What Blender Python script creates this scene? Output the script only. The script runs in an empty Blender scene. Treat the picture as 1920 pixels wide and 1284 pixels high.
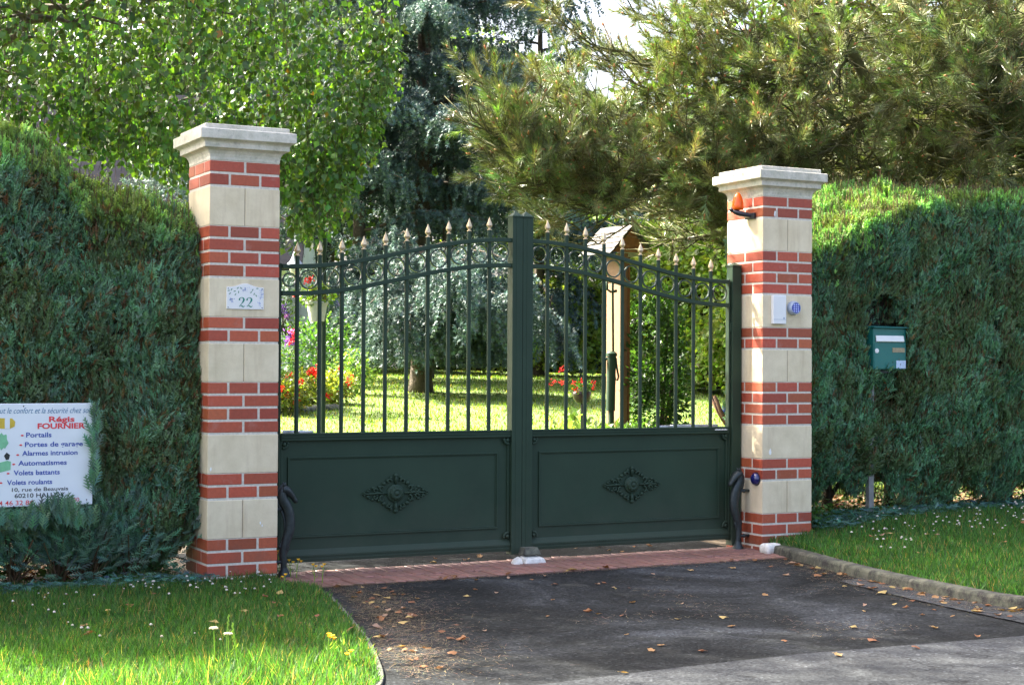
import bpy, bmesh, math, random
import numpy as np
from mathutils import Vector, Matrix
random.seed(7); rng = np.random.default_rng(11)
S = bpy.context.scene; COL = S.collection
# ------------------------------------------------------------------ camera
CAM = np.array([-2.9046, -9.5636, 1.3359]); YAW, PITCH, ROLL, FPX = 0.4813, 0.0149, 0.0051, 3016.7
_F = np.array([math.sin(YAW)*math.cos(PITCH), math.cos(YAW)*math.cos(PITCH), math.sin(PITCH)])
_R = np.array([math.cos(YAW), -math.sin(YAW), 0.0]); _U = np.cross(_R, _F)
_R, _U = math.cos(ROLL)*_R + math.sin(ROLL)*_U, -math.sin(ROLL)*_R + math.cos(ROLL)*_U
cd = bpy.data.cameras.new('camera'); cam = bpy.data.objects.new('camera', cd); COL.objects.link(cam)
cam.matrix_world = Matrix(((_R[0], _U[0], -_F[0], CAM[0]), (_R[1], _U[1], -_F[1], CAM[1]), (_R[2], _U[2], -_F[2], CAM[2]), (0, 0, 0, 1)))
cd.sensor_width = 36; cd.lens = FPX/1920*36; cd.clip_end = 1000; S.camera = cam
def px_of(P):
    d = P-CAM; z = d@_F; return 960+FPX*(d@_R)/z, 642-FPX*(d@_U)/z
def pt(px, py, d):                                # surveyed bearing in the photograph + distance -> world point
    return CAM + d*(_F + _R*(px-960)/FPX - _U*(py-642)/FPX)
# ------------------------------------------------------------------ light
SUN = Vector((-0.58, 0.75, 0.92)).normalized()
w = bpy.data.worlds.new('World'); S.world = w; w.use_nodes = True
nt = w.node_tree; sky = nt.nodes.new('ShaderNodeTexSky'); sky.sky_type = 'NISHITA'; sky.sun_disc = False
sky.sun_elevation = math.asin(SUN.z); sky.sun_rotation = math.atan2(SUN.x, SUN.y); sky.dust_density = 8.0; sky.air_density = 0.65; sky.ozone_density = 0.35
bg = nt.nodes['Background']; bg.inputs[1].default_value = 0.115; nt.links.new(sky.outputs[0], bg.inputs[0])
ld = bpy.data.lights.new('sun', 'SUN'); ld.energy = 5.0; ld.angle = math.radians(0.53); ld.color = (1, 0.93, 0.80)
sun = bpy.data.objects.new('sun', ld); COL.objects.link(sun); sun.rotation_euler = SUN.to_track_quat('Z', 'Y').to_euler()
S.view_settings.view_transform = 'Standard'; S.view_settings.look = 'None'; S.view_settings.exposure = 3.0; S.view_settings.gamma = 1
S.cycles.use_denoising = True; S.cycles.use_adaptive_sampling = False; S.cycles.sample_clamp_indirect = 4; S.cycles.max_bounces = 8; S.cycles.transmission_bounces = 4; S.cycles.diffuse_bounces = 4
try: S.cycles.denoiser = 'OPENIMAGEDENOISE'; S.cycles.denoising_input_passes = 'RGB_ALBEDO_NORMAL'; S.cycles.denoising_prefilter = 'NONE'
except Exception: pass
# ------------------------------------------------------------------ node helpers
def new_mat(name):
    m = bpy.data.materials.new(name); m.use_nodes = True
    return m, m.node_tree, m.node_tree.nodes['Principled BSDF']
def N(nt, t, **kw):
    n = nt.nodes.new(t)
    for k, v in kw.items(): setattr(n, k, v)
    return n
def L(nt, a, b): nt.links.new(a, b)
def ramp(nt, src, stops):
    r = N(nt, 'ShaderNodeValToRGB'); e = r.color_ramp.elements
    while len(e) > 1: e.remove(e[-1])
    for i, (p, c) in enumerate(stops):
        q = e[0] if i == 0 else e.new(p)
        q.position = p; q.color = (c, c, c, 1) if not hasattr(c, '__len__') else (*c, 1)
    L(nt, src, r.inputs[0]); return r.outputs[0]
def noise(nt, scale, detail=5, rough=.6, coord=None, dist=0):
    n = N(nt, 'ShaderNodeTexNoise'); n.inputs['Scale'].default_value = scale; n.inputs['Detail'].default_value = detail
    n.inputs['Roughness'].default_value = rough; n.inputs['Distortion'].default_value = dist
    if coord is None:
        g = N(nt, 'ShaderNodeNewGeometry'); coord = g.outputs['Position']
    L(nt, coord, n.inputs['Vector']); return n.outputs['Fac']
def mix(nt, fac, a, b, blend='MIX'):
    m = N(nt, 'ShaderNodeMix', data_type='RGBA', blend_type=blend)
    for s, v in ((m.inputs[0], fac), (m.inputs[6], a), (m.inputs[7], b)):
        if isinstance(v, (int, float)): s.default_value = v
        elif isinstance(v, tuple): s.default_value = (*v, 1)
        else: L(nt, v, s)
    return m.outputs[2]
def bump(nt, b, src, strength, dist=.01):
    n = N(nt, 'ShaderNodeBump'); n.inputs['Strength'].default_value = strength; n.inputs['Distance'].default_value = dist
    L(nt, src, n.inputs['Height']); L(nt, n.outputs[0], b.inputs['Normal'])
def plain(name, c, rough=.5, metal=0, var=.15, scale=30, bmp=0.0, coat=0.0, spec=.5):
    m, nt, b = new_mat(name); b.inputs['Roughness'].default_value = rough; b.inputs['Metallic'].default_value = metal
    b.inputs['Specular IOR Level'].default_value = spec; b.inputs['Coat Weight'].default_value = coat
    f = noise(nt, scale)
    lo = tuple(x*(1-var) for x in c); hi = tuple(min(1, x*(1+var)) for x in c)
    L(nt, ramp(nt, f, [(.3, lo), (.7, hi)]), b.inputs['Base Color'])
    if bmp: bump(nt, b, f, bmp)
    return m
def leafy(name, trans=.35, tint=(1.5, 1.45, .55), rough=.5, spec=.35):
    m, nt, b = new_mat(name); a = N(nt, 'ShaderNodeVertexColor', layer_name='Col')
    b.inputs['Roughness'].default_value = rough; b.inputs['Specular IOR Level'].default_value = spec
    L(nt, a.outputs[0], b.inputs['Base Color'])
    t = N(nt, 'ShaderNodeBsdfTranslucent'); L(nt, mix(nt, 1.0, a.outputs[0], tint, 'MULTIPLY'), t.inputs[0])
    s = N(nt, 'ShaderNodeMixShader'); s.inputs[0].default_value = trans
    L(nt, b.outputs[0], s.inputs[1]); L(nt, t.outputs[0], s.inputs[2]); L(nt, s.outputs[0], nt.nodes['Material Output'].inputs[0])
    return m
# ------------------------------------------------------------------ materials
def m_brick():
    m, nt, b = new_mat('brick'); a = N(nt, 'ShaderNodeVertexColor', layer_name='Col')
    f = noise(nt, 45, 6); c = mix(nt, 1.0, a.outputs[0], ramp(nt, f, [(.25, .82), (.75, 1.12)]), 'MULTIPLY')
    e = noise(nt, 9, 6, .7); c = mix(nt, ramp(nt, e, [(.56, 0.), (.8, .32)]), c, (.5, .36, .31))
    g2 = N(nt, 'ShaderNodeNewGeometry'); sp_ = N(nt, 'ShaderNodeSeparateXYZ'); L(nt, g2.outputs['Position'], sp_.inputs[0]); ad = N(nt, 'ShaderNodeMath', operation='ADD'); L(nt, sp_.outputs[2], ad.inputs[0]); L(nt, noise(nt, 8, 5), ad.inputs[1])
    c = mix(nt, ramp(nt, ad.outputs[0], [(.38, .55), (.70, 0.)]), c, (.13, .085, .06)); L(nt, c, b.inputs['Base Color']); b.inputs['Roughness'].default_value = .55; bump(nt, b, noise(nt, 160, 4), .25, .003); return m
def m_mortar():
    m, nt, b = new_mat('mortar'); f = noise(nt, 60); L(nt, ramp(nt, f, [(.3, (.56, .51, .42)), (.7, (.74, .69, .59))]), b.inputs['Base Color'])
    b.inputs['Roughness'].default_value = .9; bump(nt, b, f, .4, .004); return m
def m_stone(name='limestone', lo=(.63, .53, .35), hi=(.81, .70, .495), lichen=0):
    m, nt, b = new_mat(name); f = noise(nt, 5, 7, .65); c = ramp(nt, f, [(.3, lo), (.7, hi)])
    sp = noise(nt, 110, 3); c = mix(nt, ramp(nt, sp, [(.62, 0.), (.75, .35)]), c, (.36, .29, .2))
    g = N(nt, 'ShaderNodeNewGeometry'); mp = N(nt, 'ShaderNodeMapping'); mp.inputs['Scale'].default_value = (14, 14, 1.6); L(nt, g.outputs['Position'], mp.inputs[0])
    st = noise(nt, 1, 4, .6, mp.outputs[0]); c = mix(nt, ramp(nt, st, [(.52, 0.), (.78, .42)]), c, (.40, .28, .16) if not lichen else (.24, .22, .16))
    if lichen:
        k = noise(nt, 11, 8, .72); c = mix(nt, ramp(nt, k, [(.40, 0.), (.60, lichen)]), c, (.27, .29, .19))
        k2 = noise(nt, 30, 6, .7); c = mix(nt, ramp(nt, k2, [(.52, 0.), (.66, .9*lichen)]), c, (.17, .17, .14))
    L(nt, c, b.inputs['Base Color']); b.inputs['Roughness'].default_value = .9; bump(nt, b, noise(nt, 70, 8, .7), .35, .004); return m
def m_asphalt(name, lo, hi, patch, pscale, fine=.75):
    m, nt, b = new_mat(name); g = N(nt, 'ShaderNodeNewGeometry')
    f = noise(nt, pscale, 7, .62, None, .6); c = ramp(nt, f, [(.42, lo), (.54, patch), (.68, hi)])
    if fine > .85:
        sx_ = N(nt, 'ShaderNodeSeparateXYZ'); L(nt, g.outputs['Position'], sx_.inputs[0]); mm = N(nt, 'ShaderNodeMath', operation='MULTIPLY_ADD'); L(nt, sx_.outputs[0], mm.inputs[0]); mm.inputs[1].default_value = .16; L(nt, noise(nt, .8, 6, .6, None, .8), mm.inputs[2]); c = mix(nt, ramp(nt, mm.outputs[0], [(.78, 0.), (1.0, .65)]), c, (.047, .051, .056))
    ag = N(nt, 'ShaderNodeTexVoronoi'); ag.inputs['Scale'].default_value = 75; L(nt, g.outputs['Position'], ag.inputs['Vector'])
    c = mix(nt, fine, c, ramp(nt, ag.outputs['Color'], [(.1, .45), (.5, .95), (.85, 1.5), (.96, 3.0)]), 'MULTIPLY')
    k = noise(nt, 1.7, 8, .7); c = mix(nt, ramp(nt, k, [(.58, 0.), (.74, .16)]), c, (.10, .095, .08))
    wv = N(nt, 'ShaderNodeTexVoronoi'); wv.inputs['Scale'].default_value = 26; L(nt, g.outputs['Position'], wv.inputs['Vector']); c = mix(nt, ramp(nt, wv.outputs['Distance'], [(.05, .7), (.10, 0.)]), c, (.12, .125, .13))
    cr = N(nt, 'ShaderNodeTexVoronoi', feature='DISTANCE_TO_EDGE'); cr.inputs['Scale'].default_value = .55; dn = N(nt, 'ShaderNodeTexNoise'); dn.inputs['Scale'].default_value = 2.5; dn.inputs['Detail'].default_value = 6; L(nt, g.outputs['Position'], dn.inputs['Vector']); va = N(nt, 'ShaderNodeVectorMath', operation='ADD'); L(nt, g.outputs['Position'], va.inputs[0]); L(nt, dn.outputs['Color'], va.inputs[1]); L(nt, va.outputs[0], cr.inputs['Vector']); c = mix(nt, ramp(nt, cr.outputs['Distance'], [(.0, .75), (.006, 0.)]), c, (.008, .008, .008))
    L(nt, c, b.inputs['Base Color']); b.inputs['Roughness'].default_value = .9; b.inputs['Specular IOR Level'].default_value = .08; bump(nt, b, ag.outputs['Distance'], .5, .004); return m
M = {}
M['brick'] = m_brick(); M['mortar'] = m_mortar(); M['stone'] = m_stone(); M['cap'] = m_stone('weathered_limestone', (.60, .56, .46), (.74, .70, .60), .40)
M['paver'] = m_brick(); M['asphalt'] = m_asphalt('driveway_asphalt', (.0125, .0138, .0144), (.052, .0575, .064), (.0220, .0243, .0258), .9)
M['road'] = m_asphalt('road_asphalt', (.034, .037, .040), (.058, .0625, .067), (.043, .0465, .050), .7, .6)
M['gutter'] = m_asphalt('gutter_asphalt', (.040, .043, .046), (.072, .077, .082), (.055, .059, .063), 1.3, .6)
M['gate'] = plain('green_gate_paint', (.026, .051, .031), .48, 0, .10, 3, 0, .0, .22); 
_m, _nt, _b = M['gate'], M['gate'].node_tree, M['gate'].node_tree.nodes['Principled BSDF']; _g = N(_nt, 'ShaderNodeNewGeometry'); _s = N(_nt, 'ShaderNodeSeparateXYZ'); L(_nt, _g.outputs['Position'], _s.inputs[0])
_a = N(_nt, 'ShaderNodeMath', operation='ADD'); L(_nt, _s.outputs[2], _a.inputs[0]); L(_nt, noise(_nt, 5, 8, .7), _a.inputs[1]); _c = _b.inputs['Base Color'].links[0].from_socket
_c = mix(_nt, ramp(_nt, _a.outputs[0], [(.48, .22), (.95, .0)]), _c, (.10, .09, .07)); _c = mix(_nt, ramp(_nt, noise(_nt, 240, 2), [(.70, 0.), (.76, .35)]), _c, (.12, .12, .11)); L(_nt, _c, _b.inputs['Base Color']); L(_nt, ramp(_nt, noise(_nt, 7, 6), [(.3, .42), (.7, .58)]), _b.inputs['Roughness'])
M['ring'] = plain('green_ring_paint', (.022, .046, .033), .30, .0, .08, 3, 0, .2, .5)
M['iron'] = plain('grey_cast_iron', (.035, .045, .045), .45, .4, .3, 40, .15)
M['gold'] = plain('gilt_paint', (.62, .49, .31), .38, .45, .15, 60)
M['white'] = plain('white_plastic', (.80, .80, .78), .4, 0, .03, 8); M['board'] = plain('white_board', (.74, .77, .80), .35, 0, .04, 4, 0, .1)
M['enamel'] = plain('white_enamel', (.80, .80, .78), .15, 0, .02, 9, 0, .5)
M['black'] = plain('black_plastic', (.012, .014, .022), .35); M['silver'] = plain('aluminium', (.55, .57, .60), .35, .8, .1)
M['bluegrey'] = plain('grey_blue_plastic', (.36, .42, .52), .35); M['keyblue'] = plain('blue_keypad', (.03, .05, .32), .3); M['key'] = plain('pale_keys', (.45, .52, .85), .4)
M['orange'] = plain('orange_lens', (.95, .13, .004), .25, 0, .12, 60, 0, .2); M['cobalt'] = plain('dark_blue_glass', (.008, .010, .10), .08, 0, .1, 30, 0, 1)
M['letterbox'] = plain('green_letterbox_paint', (.012, .15, .13), .35, 0, .06, 6, 0, .3); M['plate'] = plain('dull_brass', (.32, .27, .17), .4, .4, .3, 120)
M['sticker'] = plain('pale_sticker', (.5, .62, .80), .5, 0, .3, 160)
for k, c in dict(t_blue=(.03, .07, .36), t_grey=(.08, .20, .34), t_red=(.72, .05, .06), t_black=(.015, .018, .02), t_green=(.01, .22, .15), p_blue=(.25, .34, .62), p_green=(.12, .27, .17), i_yellow=(.6, .42, .04), i_green=(.2, .5, .28)).items():
    M[k] = plain('paint_'+k[2:]+('_ink' if k[0] == 't' else '_glaze' if k[0] == 'p' else '_print'), c, .5, 0, .1)
M['concrete'] = m_stone('concrete', (.026, .026, .022), (.055, .054, .048), .45); M['whitewash'] = plain('whitewashed_concrete', (.66, .65, .60), .9, 0, .25, 25, .3)
M['kerbstone'] = m_stone('mossy_kerb_concrete', (.0070, .0073, .0072), (.020, .0208, .0212), .25)
M['soil'] = plain('soil', (.070, .052, .032), .95, 0, .4, 9, .4); M['turf'] = plain('turf', (.035, .07, .015), .95, 0, .5, 14, .5)
M['lawnbase'] = plain('lawn_turf', (.08, .13, .02), .95, 0, .35, 3, .5)
M['bark'] = plain('bark', (.075, .058, .038), .9, 0, .5, 22, .8); M['mossbark'] = plain('mossy_bark', (.085, .085, .030), .9, 0, .5, 12, .8)
M['pinebark'] = plain('reddish_pine_bark', (.14, .075, .04), .9, 0, .5, 18, .8); M['inner'] = plain('dark_inner_twigs', (.020, .016, .009), 1, 0, .6, 25, .8)
M['wood'] = plain('weathered_planks', (.060, .054, .045), .8, 0, .25, 18, .2); M['brownwood'] = plain('brown_stained_wood', (.20, .075, .025), .6, 0, .25, 30); M['tanwood'] = plain('tan_timber', (.20, .105, .05), .7, 0, .15, 24)
M['slate'] = None; M['render'] = plain('white_render', (.74, .76, .78), .9, 0, .06, 3)
M['pot'] = plain('brown_glazed_pot', (.055, .035, .030), .3, 0, .3, 30, 0, .4); M['trough'] = plain('white_planter', (.55, .54, .50), .6, 0, .1)
M['barrow'] = plain('blue_barrow_tray', (.04, .10, .33), .4); M['lamp'] = plain('grey_lamp_shade', (.25, .30, .36), .35, .3)
M['hedge'] = leafy('conifer_spray', .25, (1.4, 1.5, .6)); M['birch'] = leafy('birch_leaf', .34, (1.7, 1.65, .35), .38, .5); M['grass'] = leafy('grass_blade', .48, (1.8, 1.75, .55))
M['pine'] = leafy('pine_needle', .14, (1.3, 1.3, .5), .34, .6); M['cedar'] = leafy('cedar_needle', .12, (1.2, 1.2, .8), .5, .4); M['leaf'] = leafy('broad_leaf', .45, (1.5, 1.5, .45), .4, .5)
M['dry'] = leafy('dry_leaf', .2, (1.3, 1.0, .6), .6); M['petal'] = leafy('petal', .3, (1.2, 1, 1), .6)
def m_slate():
    m, nt, b = new_mat('roof_slates'); tc = N(nt, 'ShaderNodeTexCoord'); mp = N(nt, 'ShaderNodeMapping'); L(nt, tc.outputs['UV'], mp.inputs[0])
    br = N(nt, 'ShaderNodeTexBrick'); br.inputs['Scale'].default_value = 1; br.inputs['Brick Width'].default_value = .24; br.inputs['Row Height'].default_value = .14; br.inputs['Mortar Size'].default_value = .012
    br.inputs['Color1'].default_value = (.018, .0185, .025, 1); br.inputs['Color2'].default_value = (.030, .031, .040, 1); br.inputs['Mortar'].default_value = (.02, .02, .03, 1)
    L(nt, mp.outputs[0], br.inputs['Vector']); L(nt, br.outputs[0], b.inputs['Base Color']); b.inputs['Roughness'].default_value = .8; b.inputs['Specular IOR Level'].default_value = .03; bump(nt, b, br.outputs['Fac'], -.6, .02); return m
M['slate'] = m_slate()
# ------------------------------------------------------------------ mesh helpers
def tag(o, label=None, cat=None, group=None, kind=None):
    for k, v in (('label', label), ('category', cat), ('group', group), ('kind', kind)):
        if v: o[k] = v
    return o
def thing(name, label, cat, loc=(0, 0, 0), group=None):
    o = bpy.data.objects.new(name, None); COL.objects.link(o); o.location = [float(x) for x in loc]; o.empty_display_size = .1
    return tag(o, label, cat, group)
def link(name, me, parent=None):
    o = bpy.data.objects.new(name, me); COL.objects.link(o)
    if parent is not None:
        o.parent = parent; p = Vector((0, 0, 0)); q = parent
        while q is not None: p += q.location; q = q.parent
        o.location = -p                                   # meshes are written in world metres
    return o
class MB:
    def __init__(s): s.v = []; s.f = []; s.m = []; s.c = []; s.col = (1, 1, 1)
    def add(s, vs, fs, mi=0):
        b = len(s.v); s.v += [tuple(float(c) for c in v) for v in vs]; s.c += [s.col]*len(vs)
        s.f += [tuple(b+i for i in f) for f in fs]; s.m += [mi]*len(fs)
    def box(s, a, b, mi=0):
        x0, y0, z0 = a; x1, y1, z1 = b
        s.add([(x0, y0, z0), (x1, y0, z0), (x1, y1, z0), (x0, y1, z0), (x0, y0, z1), (x1, y0, z1), (x1, y1, z1), (x0, y1, z1)],
              [(0, 3, 2, 1), (4, 5, 6, 7), (0, 1, 5, 4), (1, 2, 6, 5), (2, 3, 7, 6), (3, 0, 4, 7)], mi)
    def tube(s, path, rad, n=8, mi=0, cap=True, flat=1.0):
        P = np.array(path, float); k = len(P); R = np.full(k, rad, float) if np.isscalar(rad) else np.array(rad, float)
        T = np.gradient(P, axis=0); T /= np.linalg.norm(T, axis=1)[:, None] + 1e-12
        u = np.cross(T[0], (0, 0, 1.)); u = u if np.linalg.norm(u) > .05 else np.cross(T[0], (0, 1., 0)); u /= np.linalg.norm(u)
        vs = []; a = np.arange(n)*2*math.pi/n
        for i in range(k):
            u = u - T[i]*(u@T[i]); u /= np.linalg.norm(u) + 1e-12; w_ = np.cross(T[i], u)
            vs += list(P[i] + R[i]*(np.outer(np.cos(a), u) + flat*np.outer(np.sin(a), w_)))
        fs = [(i*n+j, i*n+(j+1) % n, (i+1)*n+(j+1) % n, (i+1)*n+j) for i in range(k-1) for j in range(n)]
        if cap: fs += [tuple(range(n-1, -1, -1)), tuple((k-1)*n+j for j in range(n))]
        s.add(vs, fs, mi)
    def lathe(s, prof, o, n=16, mi=0, axis='z'):
        vs = []; a = np.arange(n)*2*math.pi/n
        for r, h in prof:
            for t in a:
                p = (r*math.cos(t), r*math.sin(t), h)
                if axis == '-y': p = (p[0], -p[2], p[1])
                if axis == '-x': p = (-p[2], p[0], p[1])
                vs.append((o[0]+p[0], o[1]+p[1], o[2]+p[2]))
        k = len(prof); fs = [(i*n+j, i*n+(j+1) % n, (i+1)*n+(j+1) % n, (i+1)*n+j) for i in range(k-1) for j in range(n)]
        fs += [tuple(range(n-1, -1, -1)), tuple((k-1)*n+j for j in range(n))]
        s.add(vs, fs, mi)
    def ball(s, c, r, n=8, mi=0):
        r = (r, r, r) if np.isscalar(r) else r; k = max(4, n//2+1); vs = []; fs = []
        for i in range(k+1):
            t = math.pi*i/k
            for j in range(n):
                p = 2*math.pi*j/n; vs.append((c[0]+r[0]*math.sin(t)*math.cos(p), c[1]+r[1]*math.sin(t)*math.sin(p), c[2]+r[2]*math.cos(t)))
        for i in range(k):
            for j in range(n): fs.append((i*n+j, (i+1)*n+j, (i+1)*n+(j+1) % n, i*n+(j+1) % n))
        s.add(vs, fs, mi)
    def prism(s, poly, y0, y1, mi=0):                  # polygon in x,z extruded along y
        n = len(poly); s.add([(x, y0, z) for x, z in poly]+[(x, y1, z) for x, z in poly],
              [tuple(range(n)), tuple(range(2*n-1, n-1, -1))]+[(i, n+i, n+(i+1) % n, (i+1) % n) for i in range(n)], mi)
    def build(s, name, mats, parent=None, smooth=False, bevel=0, seg=2, fix=True):
        me = bpy.data.meshes.new(name); me.from_pydata(s.v, [], s.f)
        mats = mats if isinstance(mats, (list, tuple)) else [mats]
        for m in mats: me.materials.append(m)
        me.polygons.foreach_set('material_index', s.m)
        ca = me.color_attributes.new('Col', 'FLOAT_COLOR', 'POINT'); ca.data.foreach_set('color', np.c_[np.array(s.c, float), np.ones(len(s.c))].ravel().astype(np.float32))
        if fix:
            bm = bmesh.new(); bm.from_mesh(me); bmesh.ops.recalc_face_normals(bm, faces=bm.faces); bm.to_mesh(me); bm.free()
        if smooth:
            me.polygons.foreach_set('use_smooth', [True]*len(me.polygons))
            if smooth == 'angle': me.set_sharp_from_angle(angle=math.radians(35))
        me.update(); o = link(name, me, parent)
        if bevel:
            b = o.modifiers.new('bevel', 'BEVEL'); b.width = bevel; b.segments = seg; b.limit_method = 'ANGLE'; b.angle_limit = math.radians(40)
        return o
# triangle soups for foliage
class Soup:
    def __init__(s): s.V = []; s.F = []; s.C = []; s.n = 0
    def scatter(s, tv, tf, pos, rot, sc, col):
        tv = np.asarray(tv, float); tf = np.asarray(tf, int); Np = len(pos)
        if Np == 0: return s
        sc = np.asarray(sc, float); sc = sc[:, None, None] if sc.ndim == 1 else sc[:, None, :]
        V = np.einsum('nij,nkj->nki', rot, tv[None]*sc) + pos[:, None, :]
        s.V.append(V.reshape(-1, 3)); s.F.append((tf[None]+(np.arange(Np)*len(tv))[:, None, None]).reshape(-1, 3)+s.n)
        s.C.append(np.repeat(col, len(tv), axis=0)); s.n += Np*len(tv); return s
    def build(s, name, mat, parent=None, smooth=False):
        V = np.concatenate(s.V).astype(np.float32); F = np.concatenate(s.F).astype(np.int32); C = np.concatenate(s.C)
        me = bpy.data.meshes.new(name); me.vertices.add(len(V)); me.vertices.foreach_set('co', V.ravel())
        me.loops.add(F.size); me.loops.foreach_set('vertex_index', F.ravel())
        me.polygons.add(len(F)); me.polygons.foreach_set('loop_start', np.arange(len(F), dtype=np.int32)*3)
        if smooth: me.polygons.foreach_set('use_smooth', np.ones(len(F), bool))
        ca = me.color_attributes.new('Col', 'FLOAT_COLOR', 'POINT'); ca.data.foreach_set('color', np.c_[C, np.ones(len(C))].ravel().astype(np.float32))
        me.materials.append(mat); me.update(calc_edges=True); me.validate(); return link(name, me, parent)
def unit(a): return a/(np.linalg.norm(a, axis=-1, keepdims=True)+1e-9)
def frames(d, nrm=None):                               # local y -> d, local z -> near nrm
    d = unit(d); n = rng.normal(size=d.shape) if nrm is None else nrm
    x = unit(np.cross(d, n)); z = np.cross(x, d)
    return np.stack([x, d, z], axis=2)
def vnoise(p, s, seed=0):                              # value noise 0..1
    p = np.asarray(p, float)*s; i = np.floor(p).astype(np.int64); f = p-i; f = f*f*(3-2*f); out = 0
    for dx in (0, 1):
        for dy in (0, 1):
            for dz in (0, 1):
                h = (i[:, 0]+dx)*374761393+(i[:, 1]+dy)*668265263+(i[:, 2]+dz)*1274126177+seed*97531
                h = (h ^ (h >> 13))*1274126177; h = (h ^ (h >> 16)) & 0xffff
                wx = f[:, 0] if dx else 1-f[:, 0]; wy = f[:, 1] if dy else 1-f[:, 1]; wz = f[:, 2] if dz else 1-f[:, 2]
                out = out+wx*wy*wz*h/65535.
    return out
def shade(base, n, v=.25, hue=.12):                    # individual leaf colours
    b = np.array(base); k = rng.normal(1, v, (n, 1)).clip(.45, 1.7); j = rng.normal(1, hue, (n, 3)).clip(.6, 1.5)
    return (b*k*j).clip(.002, .9)
def in_poly(x, y, poly):
    c = np.zeros(len(x), bool); n = len(poly)
    for i in range(n):
        x0, y0 = poly[i]; x1, y1 = poly[(i+1) % n]
        if y0 == y1: continue
        t = ((y0 > y) != (y1 > y)) & (x < (x1-x0)*(y-y0)/(y1-y0)+x0); c ^= t
    return c
SPRAY_V = [(0, 0, 0), (.05, .45, .02), (-.05, .45, .02), (0, 1, -.05)]; SPRAY_F = [(0, 1, 3), (0, 3, 2)]
for _k, _y in enumerate((.12, .3, .48, .66)):
    for _s in (-1, 1):
        b_ = len(SPRAY_V); l_ = .42-.07*_k; yy = _y+(.07 if _s > 0 else 0)
        SPRAY_V += [(0, yy, 0), (0, yy+.13, 0), (_s*l_*.8, yy+l_*.75, -.06)]; SPRAY_F += [(b_, b_+1, b_+2)]
def _vary(seed):
    r = random.Random(seed); V = [list(v) for v in SPRAY_V]; bend = r.uniform(-.25, .25)
    for q in V: q[0] += r.gauss(0, .045)+bend*q[1]**2; q[1] *= 1+r.gauss(0, .10); q[2] += r.gauss(0, .05)-.12*q[1]**2
    return V
SPRAYS = [_vary(i) for i in range(6)]
LEAF_V = [(0, 0, 0), (-.42, .38, .10), (0, 1, -.06), (.42, .38, .10)]; LEAF_F = [(0, 3, 2), (0, 2, 1)]
LONG_V = [(0, 0, 0), (-.26, .45, .07), (0, 1, -.12), (.26, .45, .07)]
BLADE_V = [(-.5, 0, 0), (.5, 0, 0), (-.42, .55, .03), (.42, .55, .03), (0, 1, .14)]; BLADE_F = [(0, 1, 3), (0, 3, 2), (2, 3, 4)]
NEEDLE_V = [(-.5, 0, 0), (.5, 0, 0), (0, 1, 0)]; NEEDLE_F = [(0, 1, 2)]
_a = np.arange(7)*2*math.pi/7; TUFT_V = []; TUFT_F = []
for _i in range(7):
    d_ = np.array([math.cos(_a[_i])*.85, .45+.25*(_i % 2), math.sin(_a[_i])*.85]); s_ = np.array([-math.sin(_a[_i]), 0, math.cos(_a[_i])])*.17
    TUFT_V += [tuple(-s_), tuple(s_), tuple(d_)]; TUFT_F += [(3*_i, 3*_i+1, 3*_i+2)]
TWIG_V = [(math.cos(t)*.5, y, math.sin(t)*.5) for y in (0, 1) for t in (0, 2.094, 4.189)]; TWIG_F = [(0, 3, 4), (0, 4, 1), (1, 4, 5), (1, 5, 2), (2, 5, 3), (2, 3, 0)]
OCTA_V = [(1, 0, 0), (-1, 0, 0), (0, 1, 0), (0, -1, 0), (0, 0, 1), (0, 0, -1)]; OCTA_F = [(0, 2, 4), (2, 1, 4), (1, 3, 4), (3, 0, 4), (2, 0, 5), (1, 2, 5), (3, 1, 5), (0, 3, 5)]
# ------------------------------------------------------------------ ground
def g_rise(y): return 1.45*(1-np.exp(-np.maximum(y-1.5, 0)/10.))
def ss(x, a, b): t = np.clip((x-a)/(b-a), 0, 1); return t*t*(3-2*t)
KERB = [(4.12, -.16), (4.04, -.58), (3.86, -1.28), (3.78, -1.81), (3.74, -2.25), (3.71, -2.73), (3.78, -3.05), (4.02, -3.34), (4.5, -3.48), (6, -3.52), (20, -3.55), (60, -3.6)]
EDGE = [(.40, -.30), (.50, -.52), (.40, -1.0), (.22, -1.70), (.05, -2.35), (-.14, -2.92), (-.27, -3.28), (-.50, -3.60), (-1.0, -3.72), (-8, -3.75), (-60, -3.75)]
def h_right(x, y): return .064+.136*ss(np.asarray(y, float), -3., .2)*ss(np.asarray(x, float), 3.9, 5.4)
def sheet(name, xs, ys, hf, mat, keep=None, **kw):
    X, Y = np.meshgrid(xs, ys); Z = hf(X, Y); n, m = X.shape; mb = MB(); V = np.c_[X.ravel(), Y.ravel(), Z.ravel()]
    fs = [(i*m+j, i*m+j+1, (i+1)*m+j+1, (i+1)*m+j) for i in range(n-1) for j in range(m-1)]
    if keep is not None:
        K = keep(V[:, 0], V[:, 1]); fs = [f for f in fs if K[list(f)].all()]
    mb.add(V, fs); o = mb.build(name, mat, None, True, fix=False); return tag(o, kind='structure', **kw)
def graded(a, lo, hi, b, step, far=9): return np.r_[np.linspace(a, lo, far)[:-1], np.arange(lo, hi, step), np.linspace(hi, b, far)]
def h_ground(x, y):
    z = g_rise(y)-.03; r = .17*ss(x, 4.5, 5.6)*ss(y, .3, 1.)*(1-ss(y, 4, 9)); z = np.maximum(z, r-.02); z = np.where((y < .6), -.035, z); return z
sheet('ground', graded(-250, -14, 22, 300, .5), graded(-80, -6, 30, 400, .4), h_ground, M['soil'])
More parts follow.
